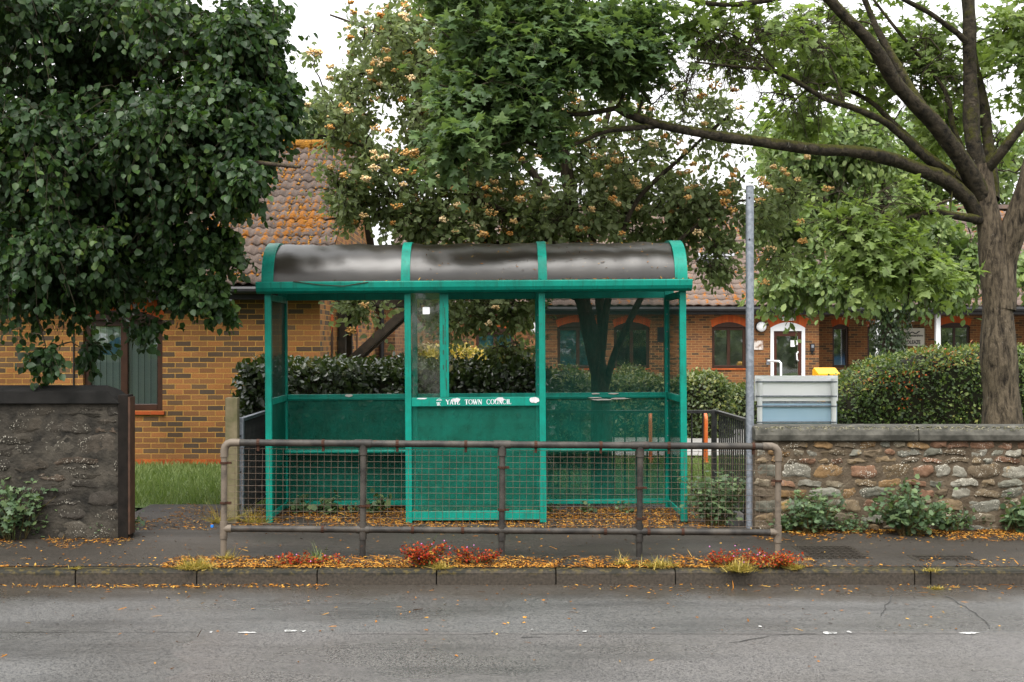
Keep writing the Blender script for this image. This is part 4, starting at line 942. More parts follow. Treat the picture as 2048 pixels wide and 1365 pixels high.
# ------------------------------------------------------------------ pedestrian guard rail at the kerb
GD = 8.70
gr = thing('guard_rail', 'rusty tubular guard rail with wire mesh infill along the kerb', 'railing', (X(1003, GD), GD, 0))
zt_, zb_ = Z(889.5, GD), Z(1061.5, GD); rr = .026
posts = [X(p, GD) for p in (447, 725, 1003, 1278.5, 1555)]
for i, x in enumerate(posts):
    b = MB(); zz = zt_ if 0 < i < 4 else zt_ - .06
    b.tube([(x, GD, -.03), (x, GD, zz)], rr * .92, 14)
    p = b.build('post', M['rail_pale'] if i in (0, 4) else M['rail'], gr, smooth=True)
    pm_ = M['rail_pale'] if i in (0, 4) else M['rail']
    b = MB()
    if 0 < i < 4:
        b.tube([(x - .065, GD, zt_), (x + .065, GD, zt_)], rr * 1.2, 14); b.tube([(x, GD, zt_ - .085), (x, GD, zt_)], rr * 1.18, 14); b.build('fitting', pm_, p, smooth=True)
        b = MB(); b.tube([(x, GD, zb_ - .075), (x, GD, zb_ + .055)], rr * 1.16, 14); b.ball((x, GD, zb_), rr * 1.3); b.tube([(x - .05, GD, zb_), (x + .05, GD, zb_)], rr * 1.17, 14)
    else:
        s = 1 if i == 0 else -1; c = .055
        b.tube([(x, GD, zt_ - .11), (x, GD, zt_ - .06), (x + s * .008, GD, zt_ - .03), (x + s * .022, GD, zt_ - .012), (x + s * .05, GD, zt_), (x + s * .12, GD, zt_)], rr * 1.15, 14)
        b.build('fitting', pm_, p, smooth=True)
        b = MB(); b.tube([(x, GD, zb_ - .075), (x, GD, zb_ + .055)], rr * 1.16, 14); b.tube([(x, GD, zb_), (x + s * .06, GD, zb_)], rr * 1.17, 14)
    b.build('fitting', M['rail_pale'] if i in (0, 4) else M['rail'], p, smooth=True)
    for py in ((930, 1010) if i == 0 else (1014,) if i == 1 else (935, 1020) if i == 2 else (974, 1035) if i == 3 else (958,)):
        z = Z(py, GD); b = MB(); b.tube([(x, GD, z - .008), (x, GD, z + .008)], rr * 1.2, 12); b.box(x + .02 if i < 4 else x - .05, x + .055 if i < 4 else x - .02, GD - .012, GD + .012, z - .008, z + .008); b.build('clamp', M['rust'], p)
b = MB(); b.tube([(posts[0] + .05, GD, zt_), (posts[4] - .05, GD, zt_)], rr, 14); o = b.build('top_rail', M['rail'], gr, smooth=True)
for px in (515, 645, 793, 930, 1070, 1200, 1336, 1505): x = X(px, GD); b = MB(); b.tube([(x - .011, GD, zt_), (x + .011, GD, zt_)], rr * 1.14, 12); b.box(x - .01, x + .01, GD - .008, GD + .008, zt_ - .062, zt_ - .02); b.build('clip', M['rust'], o)
b = MB(); b.tube([(posts[0] + .02, GD, zb_), (posts[4] - .02, GD, zb_)], rr * .98, 14); o = b.build('bottom_rail', M['rail'], gr, smooth=True)
for px in (645, 825, 925, 1210, 1297, 1365): x = X(px, GD); b = MB(); b.tube([(x - .011, GD, zb_), (x + .011, GD, zb_)], rr * 1.13, 12); b.build('clip', M['rust'], o)
for i in range(4):
    b = MB(); xa, xb = posts[i] + .03, posts[i + 1] - .035; z0, z1 = zb_ + .03, zt_ - .035; r_ = .0015
    nxw = int((xb - xa) / .0505)
    for k in range(nxw + 1):
        x = xa + (xb - xa) * k / nxw; b.tube([(x, GD + .004, z0), (x + random.uniform(-.003, .003), GD + .004 + random.uniform(-.004, .004), (z0 + z1) / 2), (x, GD + .004, z1)], r_, 5)
    for k in range(13):
        z = z0 + .012 + (z1 - z0 - .02) * k / 12; b.tube([(xa - .004, GD, z), ((xa + xb) / 2, GD + random.uniform(-.004, .004), z + random.uniform(-.003, .003)), (xb + .004, GD, z)], r_, 5)
    b.build('mesh_panel', M['wire'], gr)
gr.rotation_euler = (0, .0072, 0)

# ------------------------------------------------------------------ poles, posts, bar fences, hoops, board
PD = 10.05
t = thing('steel_pole', 'tall bare galvanised steel pole standing at the end of the stone wall', 'pole', (X(1500, PD), PD, 0))
b = MB(); b.tube([(X(1500, PD), PD, 0), (X(1499.5, PD), PD, Z(374, PD))], .036, 18); b.build('tube', M['galv'], t, smooth=True)
b = MB(); b.tube([(X(1499.5, PD), PD, Z(374, PD)), (X(1499.5, PD), PD, Z(372, PD))], .032, 16); b.build('cap', M['black'], t)
b = MB()
for py in (397, 480): b.tube([(X(1497, PD), PD - .04, Z(py, PD)), (X(1497, PD), PD - .03, Z(py, PD))], .008, 8)
b.build('bolt', M['black'], t)
t = thing('timber_post', 'weathered greenish timber post beside the left end of the guard rail', 'post', (X(462, 10.3), 10.3, 0))
b = MB(); x0, x1 = X(450, 10.3), X(474.5, 10.3); b.box(x0, x1, 10.3, 10.4, -.02, Z(796, 10.3)); o = b.build('timber', M['wood_old'], t, bevel=.008)
def bar_fence(name, label, a, c, zt, sp, mat, post_a=None, post_c=None, zb=.08):
    a, c = np.array(a, float), np.array(c, float); t = thing(name, label, 'fence', (a[0], a[1], 0)); L = np.linalg.norm(c - a); d = (c - a) / L
    p3 = lambda s, z: (a[0] + d[0] * s, a[1] + d[1] * s, z)
    b = MB(); b.beam(p3(0, zt - .02), p3(L, zt - .02), .045, .03); b.build('top_rail', post_a or mat, t)
    b = MB(); b.beam(p3(0, zb), p3(L, zb), .04, .014); b.build('bottom_rail', mat, t)
    n = int(L / sp); first = None
    for i in range(1, n):
        if first is None:
            b = MB(); q = p3(0, 0); b.tube([(q[0], q[1], zb + .007), (q[0], q[1], zt - .035)], .0085, 6); first = b.build('bar', mat, t); o = first
        else: o = first.copy(); COL.objects.link(o); o.parent = t
        s = L * i / n; o.location = (d[0] * s, d[1] * s, 0)
    for s, m_ in ((0, post_a), (L, post_c)):
        if m_ is not None:
            b = MB(); q = p3(s, 0); b.box(q[0] - .025, q[0] + .025, q[1] - .025, q[1] + .025, -.02, zt); pp = b.build('end_post', m_, t, bevel=.004)
            b = MB()
            for z in (.15, .45, .78): b.tube([(q[0], q[1] - .03, z), (q[0], q[1] - .024, z)], .008, 8)
            b.build('bolt_hole', M['black'], pp)
    return t
FB = 11.62; fzt = Z(820, FB)
cl, cr = (X(538, FB), FB), (X(1428, FB), FB)
bar_fence('metal_fence', 'black vertical bar fence running along behind the bus shelter', cl, cr, fzt, .112, M['fence_black'], None, M['fence_black'])
bar_fence('metal_fence', 'short bar fence with a galvanised end post left of the bus shelter', (X(482.5, 10.45), 10.45), (cl[0] - .03, FB - .03), fzt, .06, M['fence_black'], M['galv'])
bar_fence('metal_fence', 'short bar fence running back beside the tall steel pole', (X(1494, 10.35), 10.35), (cr[0] + .03, FB - .03), fzt, .085, M['fence_black'], M['fence_black'])
HDp = 16.4
for px, lab in ((1301, 'orange hoop seen through the perforated shelter panel'), (1411, 'orange hoop standing clear to the right of the bus shelter')):
    t = thing('cycle_hoop', lab, 'cycle stand', (X(px, HDp), HDp, -.08), 'orange hoops on the grass')
    xa, xb = X(px - 5, HDp), X(px + 5, HDp); zt2 = Z(829, HDp); ya = .25
    pts = [(xa, HDp - ya, -.08), (xa, HDp - ya, zt2 - .06)] + [((xa + xb) / 2 - (xb - xa) / 2 * math.cos(R(a)), HDp - ya * math.cos(R(a)), zt2 - .06 + .06 * math.sin(R(a))) for a in range(20, 180, 20)] + [(xb, HDp + ya, zt2 - .06), (xb, HDp + ya, -.08)]
    b = MB(); b.tube(pts, .024, 10); b.build('tube', M['orange'], t, smooth=True)
    b = MB()
    for p in (pts[0], pts[-1]): b.tube([(p[0], p[1], -.08), (p[0], p[1], -.06)], .045, 10)
    b.build('foot', M['orange'], t)
SD2 = 13.0
t = thing('notice_board', 'back of a white and pale blue board on two posts behind the stone wall', 'sign', (X(1595, SD2), SD2, -.03))
x0, x1 = X(1512, SD2), X(1679, SD2)
b = MB(); b.box(x0, x1, SD2 + .06, SD2 + .07, Z(803, SD2), Z(752, SD2)); b.build('white_panel', simple('bright_white_board', (.90, .91, .92), (.86, .87, .88), scale=2, rough=.4, bump=.02), t)
b = MB(); b.box(x0 + .03, x1 - .01, SD2 + .06, SD2 + .07, Z(870, SD2), Z(808, SD2)); b.build('blue_panel', M['blue_pale'], t)
b = MB(); b.box(x0 + .03, x1 - .02, SD2 + .06, SD2 + .07, Z(807.4, SD2), Z(803.6, SD2)); b.build('grey_strip', M['galv'], t)
for px in (1519.5, 1667.5):
    b = MB(); b.tube([(X(px, SD2), SD2, -.03), (X(px, SD2), SD2, Z(757, SD2))], .03, 14); p = b.build('post', M['white'], t, smooth=True)
    b = MB(); 
    for py in (764, 793, 813, 845): b.tube([(X(px, SD2), SD2, Z(py + 1.5, SD2)), (X(px, SD2), SD2, Z(py - 1.5, SD2))], .033, 12)
    b.build('clip', M['galv'], p)
for py in (764, 793, 813, 845):
    b = MB(); b.box(X(1514, SD2), X(1676, SD2), SD2 + .034, SD2 + .059, Z(py + 1.6, SD2), Z(py - 1.2, SD2)); b.build('cross_rail', M['galv'], t)

# covers in the pavement
def cover(name, label, px0, px1, py0, py1):
    pa_, pb_ = G(px0, py1), G(px1, py0); c = ((pa_[0] + pb_[0]) / 2, (pa_[1] + pb_[1]) / 2, 0)
    t = thing(name, label, 'cover', c); hw = (px1 - px0) / 2 * c[1] / F; y0, y1 = pa_[1], pb_[1]
    m = M.get('iron') or simple('cast_iron', (.02, .017, .014), (.035, .03, .024), scale=30, rough=.45, bump=.3); M['iron'] = m
    b = MB(); b.box(c[0] - hw, c[0] + hw, y0, y1, -.02, .003); b.build('frame', m, t, bevel=.002)
    b = MB(); k = 0; yy = y0 + .03
    while yy < y1 - .03:
        xx = c[0] - hw + .03 + (k % 2) * .03
        while xx < c[0] + hw - .05:
            b.beam((xx, yy, .006), (xx + .032, yy + (.022 if k % 2 else -.022), .006), .011, .007); xx += .05
        yy += .034; k += 1
    b.build('tread_pattern', m, t)
cover('manhole_cover', 'large iron manhole cover with raised tread in the dark pavement', 1600, 1722, 1093, 1119)
cover('service_cover', 'narrow worn iron service cover further along the pavement', 1822, 1950, 1111, 1122)
t = tag(MB().tube([G(424, 1055), G(424, 1055) + np.array([0, 0, .02])], .014, 12).build('bottle_cap', simple('blue_plastic', (.02, .2, .65))), 'blue bottle cap lying on the path beside the guard rail', 'bottle cap')
cp = G(1283, 871, -.05); b = MB(); b.tube([cp + np.array([-.1, 0, .05]), cp + np.array([.06, 0, .05]), cp + np.array([.09, 0, .05]), cp + np.array([.13, 0, .05])], [.045, .045, .02, .018], 12)
tag(b.build('litter_bottle', simple('pale_blue_plastic', (.25, .5, .6), (.5, .65, .7))), 'pale blue bottle lying by the far kerb behind the shelter panel', 'bottle')

# ------------------------------------------------------------------ vegetation builders
def hedge(name, label, x0, x1, y0, y1, z0, z1, mat, leaf, size, n, rad=.25, lump=.05, top=None, seed=1, topfn=None, shape=RHOMB):
    r = np.random.default_rng(seed); t = thing(name, label, 'hedge', ((x0 + x1) / 2, (y0 + y1) / 2, z0))
    c = np.array([(x0 + x1) / 2, (y0 + y1) / 2, (z0 + z1) / 2]); hsz = np.array([(x1 - x0) / 2, (y1 - y0) / 2, (z1 - z0) / 2])
    ar = np.array([hsz[1] * hsz[2], hsz[1] * hsz[2], hsz[0] * hsz[2] * 1.6, hsz[0] * hsz[2] * .3, hsz[0] * hsz[1] * 1.4]); fi = r.choice(5, n, p=ar / ar.sum())
    q = r.uniform(-1, 1, (n, 3)); q[fi == 0, 0] = -1; q[fi == 1, 0] = 1; q[fi == 2, 1] = -1; q[fi == 3, 1] = 1; q[fi == 4, 2] = 1
    def shapeit(q):
        inner = np.maximum(hsz - rad, .01); p = q * hsz; cl_ = np.clip(p, -inner, inner); cl_[:, 2] = np.where(p[:, 2] < 0, p[:, 2], cl_[:, 2])
        dlt = p - cl_; ln = np.linalg.norm(dlt, axis=1, keepdims=True); p2 = cl_ + dlt / np.maximum(ln, 1e-6) * np.minimum(ln, rad)
        nr = np.where(ln > 1e-5, dlt / np.maximum(ln, 1e-6), 0)
        p2 = p2 + c
        p2 = p2 + nr * (noise3(p2, 2.2, seed) * lump + noise3(p2, 6, seed + 1) * lump * .6)[:, None]
        if topfn is not None:
            k = topfn(p2[:, 0]); p2[:, 2] = z0 + (p2[:, 2] - z0) * k
        return p2, nr
    P, N_ = shapeit(q)
    P = P + N_ * r.normal(-.02, .035, (n, 1)) * (size / .06) ** .5
    up = np.tile([0, 0, 1.], (n, 1)); N2 = nrm(N_ + up * .5 + r.normal(0, .55, (n, 3))); Y = nrm(r.normal(size=(n, 3)) + N_ * .5 + up * .2)
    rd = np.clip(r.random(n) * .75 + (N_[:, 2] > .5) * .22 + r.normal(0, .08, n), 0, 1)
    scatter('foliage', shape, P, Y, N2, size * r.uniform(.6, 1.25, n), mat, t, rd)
    k = 28; u, v = np.meshgrid(np.linspace(-1, 1, k), np.linspace(-1, 1, 10)); V = []; Fs = []; o = 0
    for ax, s in ((0, -1), (0, 1), (1, -1), (1, 1), (2, 1)):
        qq = np.zeros((k * 10, 3)); oth = [i for i in range(3) if i != ax]; qq[:, ax] = s; qq[:, oth[0]] = u.ravel(); qq[:, oth[1]] = v.ravel()
        p_, n_ = shapeit(qq); V.append(p_ - n_ * min(.06, size * .8)); i, j = np.meshgrid(np.arange(k - 1), np.arange(9)); a = o + (j * k + i).ravel(); Fs.append(np.stack([a, a + 1, a + k + 1, a + k], 1)); o += k * 10
    np_mesh('branches', np.concatenate(V), [np.concatenate(Fs)], M['hedge_core'], t, True)
    return t
M['hedge_core'] = simple('dark_hedge_twigs', (.012, .014, .006), (.02, .018, .009), rough=.95)

def tubes_np(paths, radii, n):
    """paths (T,K,3), radii (T,K) -> verts, quads"""
    T, K, _ = paths.shape
    tg = np.empty_like(paths); tg[:, 1:-1] = paths[:, 2:] - paths[:, :-2]; tg[:, 0] = paths[:, 1] - paths[:, 0]; tg[:, -1] = paths[:, -1] - paths[:, -2]; tg = nrm(tg)
    ref = np.where((np.abs(tg[:, :1, 2]) > .9)[..., None], np.array([1., 0, 0]), np.array([0, 0, 1.])); u = nrm(np.cross(tg, np.broadcast_to(ref, tg.shape))); v = np.cross(tg, u)
    a = np.arange(n) * 2 * np.pi / n
    V = paths[:, :, None] + radii[:, :, None, None] * (np.cos(a)[None, None, :, None] * u[:, :, None] + np.sin(a)[None, None, :, None] * v[:, :, None])
    i = np.arange(T)[:, None, None] * K * n; k = np.arange(K - 1)[None, :, None] * n; j = np.arange(n)[None, None, :]; j2 = (j + 1) % n
    Fq = np.stack([i + k + j, i + k + j2, i + k + n + j2, i + k + n + j], -1).reshape(-1, 4)
    return V.reshape(-1, 3), Fq
def spline(pts, step=.12):
    P = np.array(pts, float); Q = np.vstack([2 * P[0] - P[1], P, 2 * P[-1] - P[-2]]); out = []
    for i in range(1, len(Q) - 2):
        m = max(2, int(np.linalg.norm(Q[i + 1, :3] - Q[i, :3]) / step)); t = np.linspace(0, 1, m, endpoint=False)[:, None]
        a, b_, c, d = Q[i - 1], Q[i], Q[i + 1], Q[i + 2]; out.append(.5 * (2 * b_ + (c - a) * t + (2 * a - 5 * b_ + 4 * c - d) * t ** 2 + (3 * b_ - a - 3 * c + d) * t ** 3))
    out.append(Q[-2][None]); return np.concatenate(out)

def tree(name, label, base, limbs, blobs, leafsets, twigmat, barkmat, seed, cat='tree', lpc=26, twl=.34, ntw=5, gap=-.25, droop=.5, sec_r=.011, leaf_dir=.4, lean=.25, spread=.55, tw_r=.0028, shrink=.6, flute=.05, blossoms=None, limbmat=None, ntrunk=1):
    """limbs: ([(px,py,d)..], r0, r1); blobs: (px,py,rx,ry,d,rd,n,set)"""
    r = np.random.default_rng(seed); t = thing(name, label, cat, base)
    nodes = []; TV = []; TF = []; o = 0
    for li_, (pts, r0, r1) in enumerate(limbs):
        if li_ == ntrunk: np_mesh('trunk', np.concatenate(TV), [np.concatenate(TF)], barkmat, t, True); TV = []; TF = []; o = 0
        P = [W(*p) for p in pts]; S = spline(P); k = len(S)
        rad = np.interp(np.linspace(0, 1, k), [0, 1], [r0, r1]); rad = rad * (1 + .06 * np.sin(np.arange(k) * .9 + r.random() * 6)) 
        wob = noise3(S, 5, seed)[:, None] * np.array([1, 1, .6]) * np.minimum(rad, .03)[:, None] * .5
        S2 = S + wob; n_ = 18 if r0 > .09 else 12 if r0 > .03 else 6
        V, Fq = tubes_np(S2[None], rad[None], n_)
        if .03 < r0 <= .09: V = V + nrm(V - np.repeat(S2, n_, 0)) * (.13 * np.repeat(rad, n_) * noise3(V, 17, seed + 4))[:, None]
        if r0 > .09: V = V + (nrm(V - np.repeat(S2, n_, 0)) * (flute * np.repeat(rad, n_) * noise3(V * [1, 1, .35], 14, seed + 3))[:, None])
        TV.append(V); TF.append(Fq + o); o += len(V); nodes.append(np.hstack([S2, rad[:, None]]))
    np_mesh('limbs', np.concatenate(TV), [np.concatenate(TF)], limbmat or barkmat, t, True)
    nd = np.concatenate(nodes)
    C = []; CS = []; OUT = []; TS = []
    for px, py, rx, ry, d, rd, n, st, *ex in blobs:
        c = W(px, py, d); rad = np.maximum(np.array([rx * d / F, rd, ry * d / F]) - twl * shrink * (ex[0] if ex else 1), .06); q = nrm(r.normal(size=(n * 2, 3))) * r.random((n * 2, 1)) ** (1 / 2.6)
        P = c + q * rad; P = P[noise3(P, 2.3, seed + 5) > gap][:n]; C.append(P); CS.append(np.full(len(P), st)); TS.append(np.full(len(P), ex[0] if ex else 1.0) * r.uniform(.55, 1.35, len(P))); OUT.append(nrm((P - c) / rad + .001))
    C = np.concatenate(C); CS = np.concatenate(CS); OUT = np.concatenate(OUT); TS = np.concatenate(TS)
    d0 = np.array([np.min(np.linalg.norm(nd[:, :3] - c, axis=1)) for c in C]); order = np.argsort(d0)
    paths = []; prad = []
    cur = nd[:, :3].copy(); buf = np.zeros((len(C) * 4, 3)); nbuf = 0
    for i in order:
        c = C[i]; allp = np.concatenate([cur, buf[:nbuf]]); dv = c - allp; ds_ = np.linalg.norm(dv, axis=1) + np.maximum(0, -dv[:, 2]) * .15
        k = int(np.argmin(ds_)); a = allp[k]; L = np.linalg.norm(c - a)
        mid = (a + c) / 2 + np.array([0, 0, 1]) * L * .12 + r.normal(0, .09, 3) * L
        tt = np.linspace(0, 1, 6)[:, None]; p = (1 - tt) ** 2 * a + 2 * tt * (1 - tt) * mid + tt ** 2 * c
        p[1:-1] += r.normal(0, .025, (4, 3)) * min(L, .8)
        paths.append(p); prad.append(np.linspace(min(sec_r * (.5 + L), sec_r * 2.2), sec_r * .3, 6))
        buf[nbuf:nbuf + 3] = p[[2, 4, 5]]; nbuf += 3
    V1, F1 = tubes_np(np.array(paths), np.array(prad), 5)
    nC = len(C); D = nrm(r.normal(size=(nC, ntw, 3)) * .8 + OUT[:, None] * .8 + np.array([0, 0, -droop * .4]))
    Ls = twl * r.uniform(.5, 1.2, (nC, ntw, 1)) * TS[:, None, None]; e = C[:, None] + D * Ls + np.array([0, 0, -1]) * Ls * droop * .45; m = C[:, None] + D * Ls * .5
    tp = np.stack([np.broadcast_to(C[:, None], e.shape), m, e], 2).reshape(-1, 3, 3); tr_ = np.tile([tw_r, tw_r * .8, tw_r * .5], (len(tp), 1))
    V2, F2 = tubes_np(tp, tr_, 3)
    np_mesh('twigs', np.concatenate([V1, V2]), [np.concatenate([F1, F2 + len(V1)])], twigmat, t, True)
    per = max(1, lpc // ntw)
    for st, (nm_, shape, size, mat, dl) in leafsets.items():
        idx = np.where(CS == st)[0]
        if not len(idx): continue
        s_ = r.uniform(.15, 1.05, (len(idx), ntw, per, 1)); c0 = C[idx][:, None, None]; ee = e[idx][:, :, None]; mm = m[idx][:, :, None]
        P = (1 - s_) ** 2 * c0 + 2 * s_ * (1 - s_) * mm + s_ ** 2 * ee; P = P + r.normal(0, size * .35, P.shape)
        dirs = np.broadcast_to(D[idx][:, :, None], P.shape); ou = np.broadcast_to(OUT[idx][:, None, None], P.shape)
        P = P.reshape(-1, 3); dirs = dirs.reshape(-1, 3); ou = ou.reshape(-1, 3); n = len(P)
        Y = nrm(dirs * .6 + r.normal(0, .6, (n, 3)) + np.array([0, 0, -dl])); cn = np.repeat(nrm(np.array([0, -lean, .8]) + np.repeat(OUT[idx], ntw, 0) * spread * .9 + r.normal(0, spread, (len(idx) * ntw, 3))), per, 0); N_ = nrm(cn + r.normal(0, leaf_dir * .7, (n, 3)))
        crd = np.repeat(r.random(len(idx)), ntw * per)
        scatter(nm_, shape, P, Y, N_, size * r.uniform(.6, 1.2, n), mat, t, np.clip(r.random(n) * .55 + crd * .45, 0, 1))
    if blossoms:
        k, rad, mat = blossoms; pr = np.clip(.35 - OUT[:, 1] + OUT[:, 2] * .4, .02, 2); ii = r.choice(nC, k, p=pr / pr.sum()); q = e[ii, r.integers(ntw, size=len(ii))] + OUT[ii] * .05 + np.array([0, -.04, .05]); m_ = 26
        off = nrm(r.normal(size=(len(ii), m_, 3))) * r.random((len(ii), m_, 1)) ** .4 * rad * r.uniform(.6, 1.25, (len(ii), 1, 1)) * np.array([1, 1, .6]); P = (q[:, None] + off).reshape(-1, 3)
        rd = np.clip(np.repeat(r.random(len(ii)), m_) * .75 + r.random(len(P)) * .35 - .05, 0, 1)
        scatter('blossoms', OCTA, P, rv(len(P)), rv(len(P)), rad * r.uniform(.16, .30, len(P)), mat, t, rd)
    return t

# ------------------------------------------------------------------ the dark lime tree on the left
d = 11.4
tree('lime_tree', 'dense dark green broadleaf tree filling the upper left above the blackened wall', (-6.4, 11.2, 0),
     [([(-350, 980, 11.2), (-340, 700, 11.2), (-300, 450, 11.2), (-260, 150, 11.0), (-220, -200, 10.8), (-200, -500, 10.8)], .24, .08),
      ([(-310, 480, 11.2), (-150, 330, 10.8), (60, 230, 10.5), (260, 150, 10.2), (430, 90, 10), (540, 60, 9.8)], .10, .018),
      ([(-310, 560, 11.2), (-100, 480, 10.8), (100, 420, 10.4), (280, 350, 10.0), (420, 320, 9.5), (600, 335, 9.2)], .10, .012),
      ([(250, 500, 10.3), (340, 430, 9.95), (400, 450, 9.9), (450, 490, 9.9), (520, 540, 9.9)], .012, .004), ([(-310, 600, 11.2), (-120, 560, 10.6), (80, 520, 10.4), (250, 500, 10.3), (400, 510, 10.2), (490, 540, 10.2)], .08, .012),
      ([(-260, 200, 11), (-60, 60, 10.6), (120, -40, 10.4), (330, -120, 10.3), (480, -160, 10.2)], .09, .02),
      ([(330, 330, 9.8), (352, 280, 9.6), (381, 240, 9.5)], .014, .008), ([(100, 420, 10.4), (60, 560, 9.9), (90, 690, 9.6)], .02, .006)],
     [(80, 80, 220, 160, 10.4, 1.4, 110, 0), (310, 80, 175, 140, 10.3, 1.2, 84, 0), (470, 70, 100, 80, 9.9, .7, 34, 0, .8), (520, 100, 65, 60, 9.8, .5, 20, 0, .6), (470, 190, 90, 80, 9.8, .7, 36, 0, .8), (530, 225, 45, 50, 9.7, .4, 14, 0, .5),
      (120, 310, 210, 140, 10.2, 1.4, 120, 0), (350, 270, 150, 100, 9.9, 1.0, 74, 0), (420, 345, 110, 60, 9.6, .6, 34, 0, .7), (505, 340, 70, 40, 9.4, .4, 18, 0, .5), (590, 345, 62, 20, 9.2, .25, 13, 0, .4), (505, 285, 55, 40, 9.6, .4, 14, 0, .5), (578, 85, 26, 22, 9.8, .2, 6, 0, .4), (572, 160, 20, 18, 9.8, .2, 4, 0, .4), (565, 205, 24, 16, 9.7, .2, 4, 0, .4), (545, 20, 30, 24, 9.9, .2, 6, 0, .4), (170, 690, 20, 16, 9.9, .2, 3, 0, .4), (300, 640, 20, 20, 10.1, .2, 3, 0, .4),
      (80, 500, 170, 110, 10.2, 1.2, 100, 0), (260, 460, 170, 95, 10.2, 1.0, 96, 0, .8), (330, 420, 80, 40, 9.8, .5, 20, 0, .5), (45, 640, 60, 50, 9.7, .5, 14, 0, .8), (190, 535, 130, 50, 10.3, .8, 42, 0, .6), (350, 530, 50, 32, 10.1, .4, 13, 0, .45),
      (370, 445, 60, 34, 9.9, .3, 18, 0, .5), (430, 482, 50, 28, 9.9, .25, 14, 0, .45), (485, 522, 40, 22, 9.9, .2, 10, 0, .4), (415, 570, 45, 26, 10.0, .3, 9, 0, .5), (350, 590, 40, 16, 10.1, .3, 5, 0, .4), (440, 600, 16, 24, 10.0, .2, 4, 0, .35), (90, 690, 22, 34, 9.6, .2, 5, 0, .5), (210, 590, 40, 16, 10.2, .3, 6, 0, .4),
      (150, -130, 360, 120, 10.3, 1.6, 90, 0), (-150, 200, 150, 350, 10.8, 1.6, 110, 0), (-60, -330, 330, 140, 10.6, 1.6, 40, 0)],
     {0: ('crown', OVATE, .070, M['lf_lime'], .8)}, M['twig'], M['bark_dark'], 21, lpc=84, twl=.42, ntw=7, gap=-.12, droop=.9, leaf_dir=.55, shrink=.5, lean=.35, spread=.5)

# ------------------------------------------------------------------ flowering whitebeam behind the shelter
tree('whitebeam_tree', 'multi-stemmed tree with round leaves and cream orange blossom clusters behind the shelter', (X(1205, 12), 12.0, 0),
     [([(1207, 1010, 12), (1204, 880, 12), (1200, 770, 12), (1186, 680, 12.1), (1165, 590, 12.2), (1152, 470, 12.3), (1132, 330, 12.4), (1100, 180, 12.6), (1060, 20, 12.7), (1040, -150, 12.8)], .112, .03),
      ([(1198, 720, 12.02), (1203, 650, 12.2), (1196, 560, 12.5), (1184, 450, 12.7), (1196, 330, 12.9), (1225, 190, 13), (1262, 40, 13)], .055, .022),
      ([(1203, 720, 12), (1213, 620, 12), (1235, 500, 12), (1275, 400, 12), (1380, 300, 12), (1460, 230, 12)], .042, .013),
      ([(1210, 775, 12), (1228, 715, 11.9), (1255, 650, 11.9), (1285, 590, 11.9), (1340, 500, 11.9), (1430, 420, 11.9), (1490, 350, 11.9)], .042, .012),
      ([(1170, 620, 12.2), (1110, 500, 12.2), (1000, 420, 12.1), (900, 370, 12), (800, 320, 12), (690, 280, 11.9), (620, 270, 11.9)], .055, .01),
      ([(1150, 450, 12.3), (1050, 330, 12.4), (950, 220, 12.4), (830, 110, 12.3), (740, 60, 12.2), (660, 30, 12.2)], .05, .01),
      ([(1165, 600, 12.2), (1060, 560, 12.3), (960, 560, 12.3), (860, 580, 12.2), (720, 590, 12.1)], .035, .008), ([(1150, 500, 12.3), (1000, 490, 12.3), (850, 450, 12.2), (750, 430, 12.1), (650, 440, 12)], .04, .008),
      ([(1190, 440, 12.7), (1290, 420, 12.8), (1390, 410, 12.7), (1500, 400, 12.6), (1590, 385, 12.4)], .03, .008)],
     [(760, 110, 125, 105, 12.2, .9, 84, 0, .8), (705, 230, 85, 70, 12.1, .8, 40, 0, .8), (850, 230, 150, 120, 12.4, 1, 110, 0), (760, 370, 130, 80, 12.1, .8, 91, 0), (960, 330, 180, 110, 12.6, 1.1, 175, 0), (980, 450, 190, 55, 12.4, .8, 108, 0),
      (1230, 330, 160, 95, 12.5, 1, 126, 0), (1330, 420, 150, 80, 12.3, .8, 108, 0), (1390, 260, 100, 75, 12.4, .9, 52, 0), (1100, 180, 200, 120, 13, 1, 105, 0), (920, 50, 200, 80, 12.8, 1, 122, 0), (1400, 510, 85, 55, 12.1, .4, 35, 0),
      (940, 620, 120, 55, 12.6, .7, 80, 0), (1000, 690, 60, 25, 12.6, .4, 12, 0), (1040, 590, 60, 60, 12.4, .5, 35, 0), (725, 605, 55, 22, 12.1, .35, 17, 0), (690, 400, 45, 45, 12, .5, 20, 0, .7), (980, -140, 300, 130, 12.8, 1.3, 90, 0), (1250, -60, 160, 130, 13, 1, 40, 0), (1460, 420, 90, 70, 12.3, .6, 36, 0), (1150, 420, 130, 70, 12.0, .6, 60, 0), (840, 440, 120, 45, 12, .5, 40, 0), (1570, 400, 60, 60, 12.4, .5, 17, 0), (1560, 520, 40, 40, 12.2, .4, 10, 0),
      (640, 130, 40, 25, 12.1, .4, 8, 0, .6)],
     {0: ('crown', OVAL, .080, M['lf_beam'], .2)}, M['twig'], M['bark_dark'], 33, lpc=25, twl=.30, ntw=5, gap=-.22, shrink=.35, droop=.3, leaf_dir=.5, blossoms=(400, .055, M['blossom']))

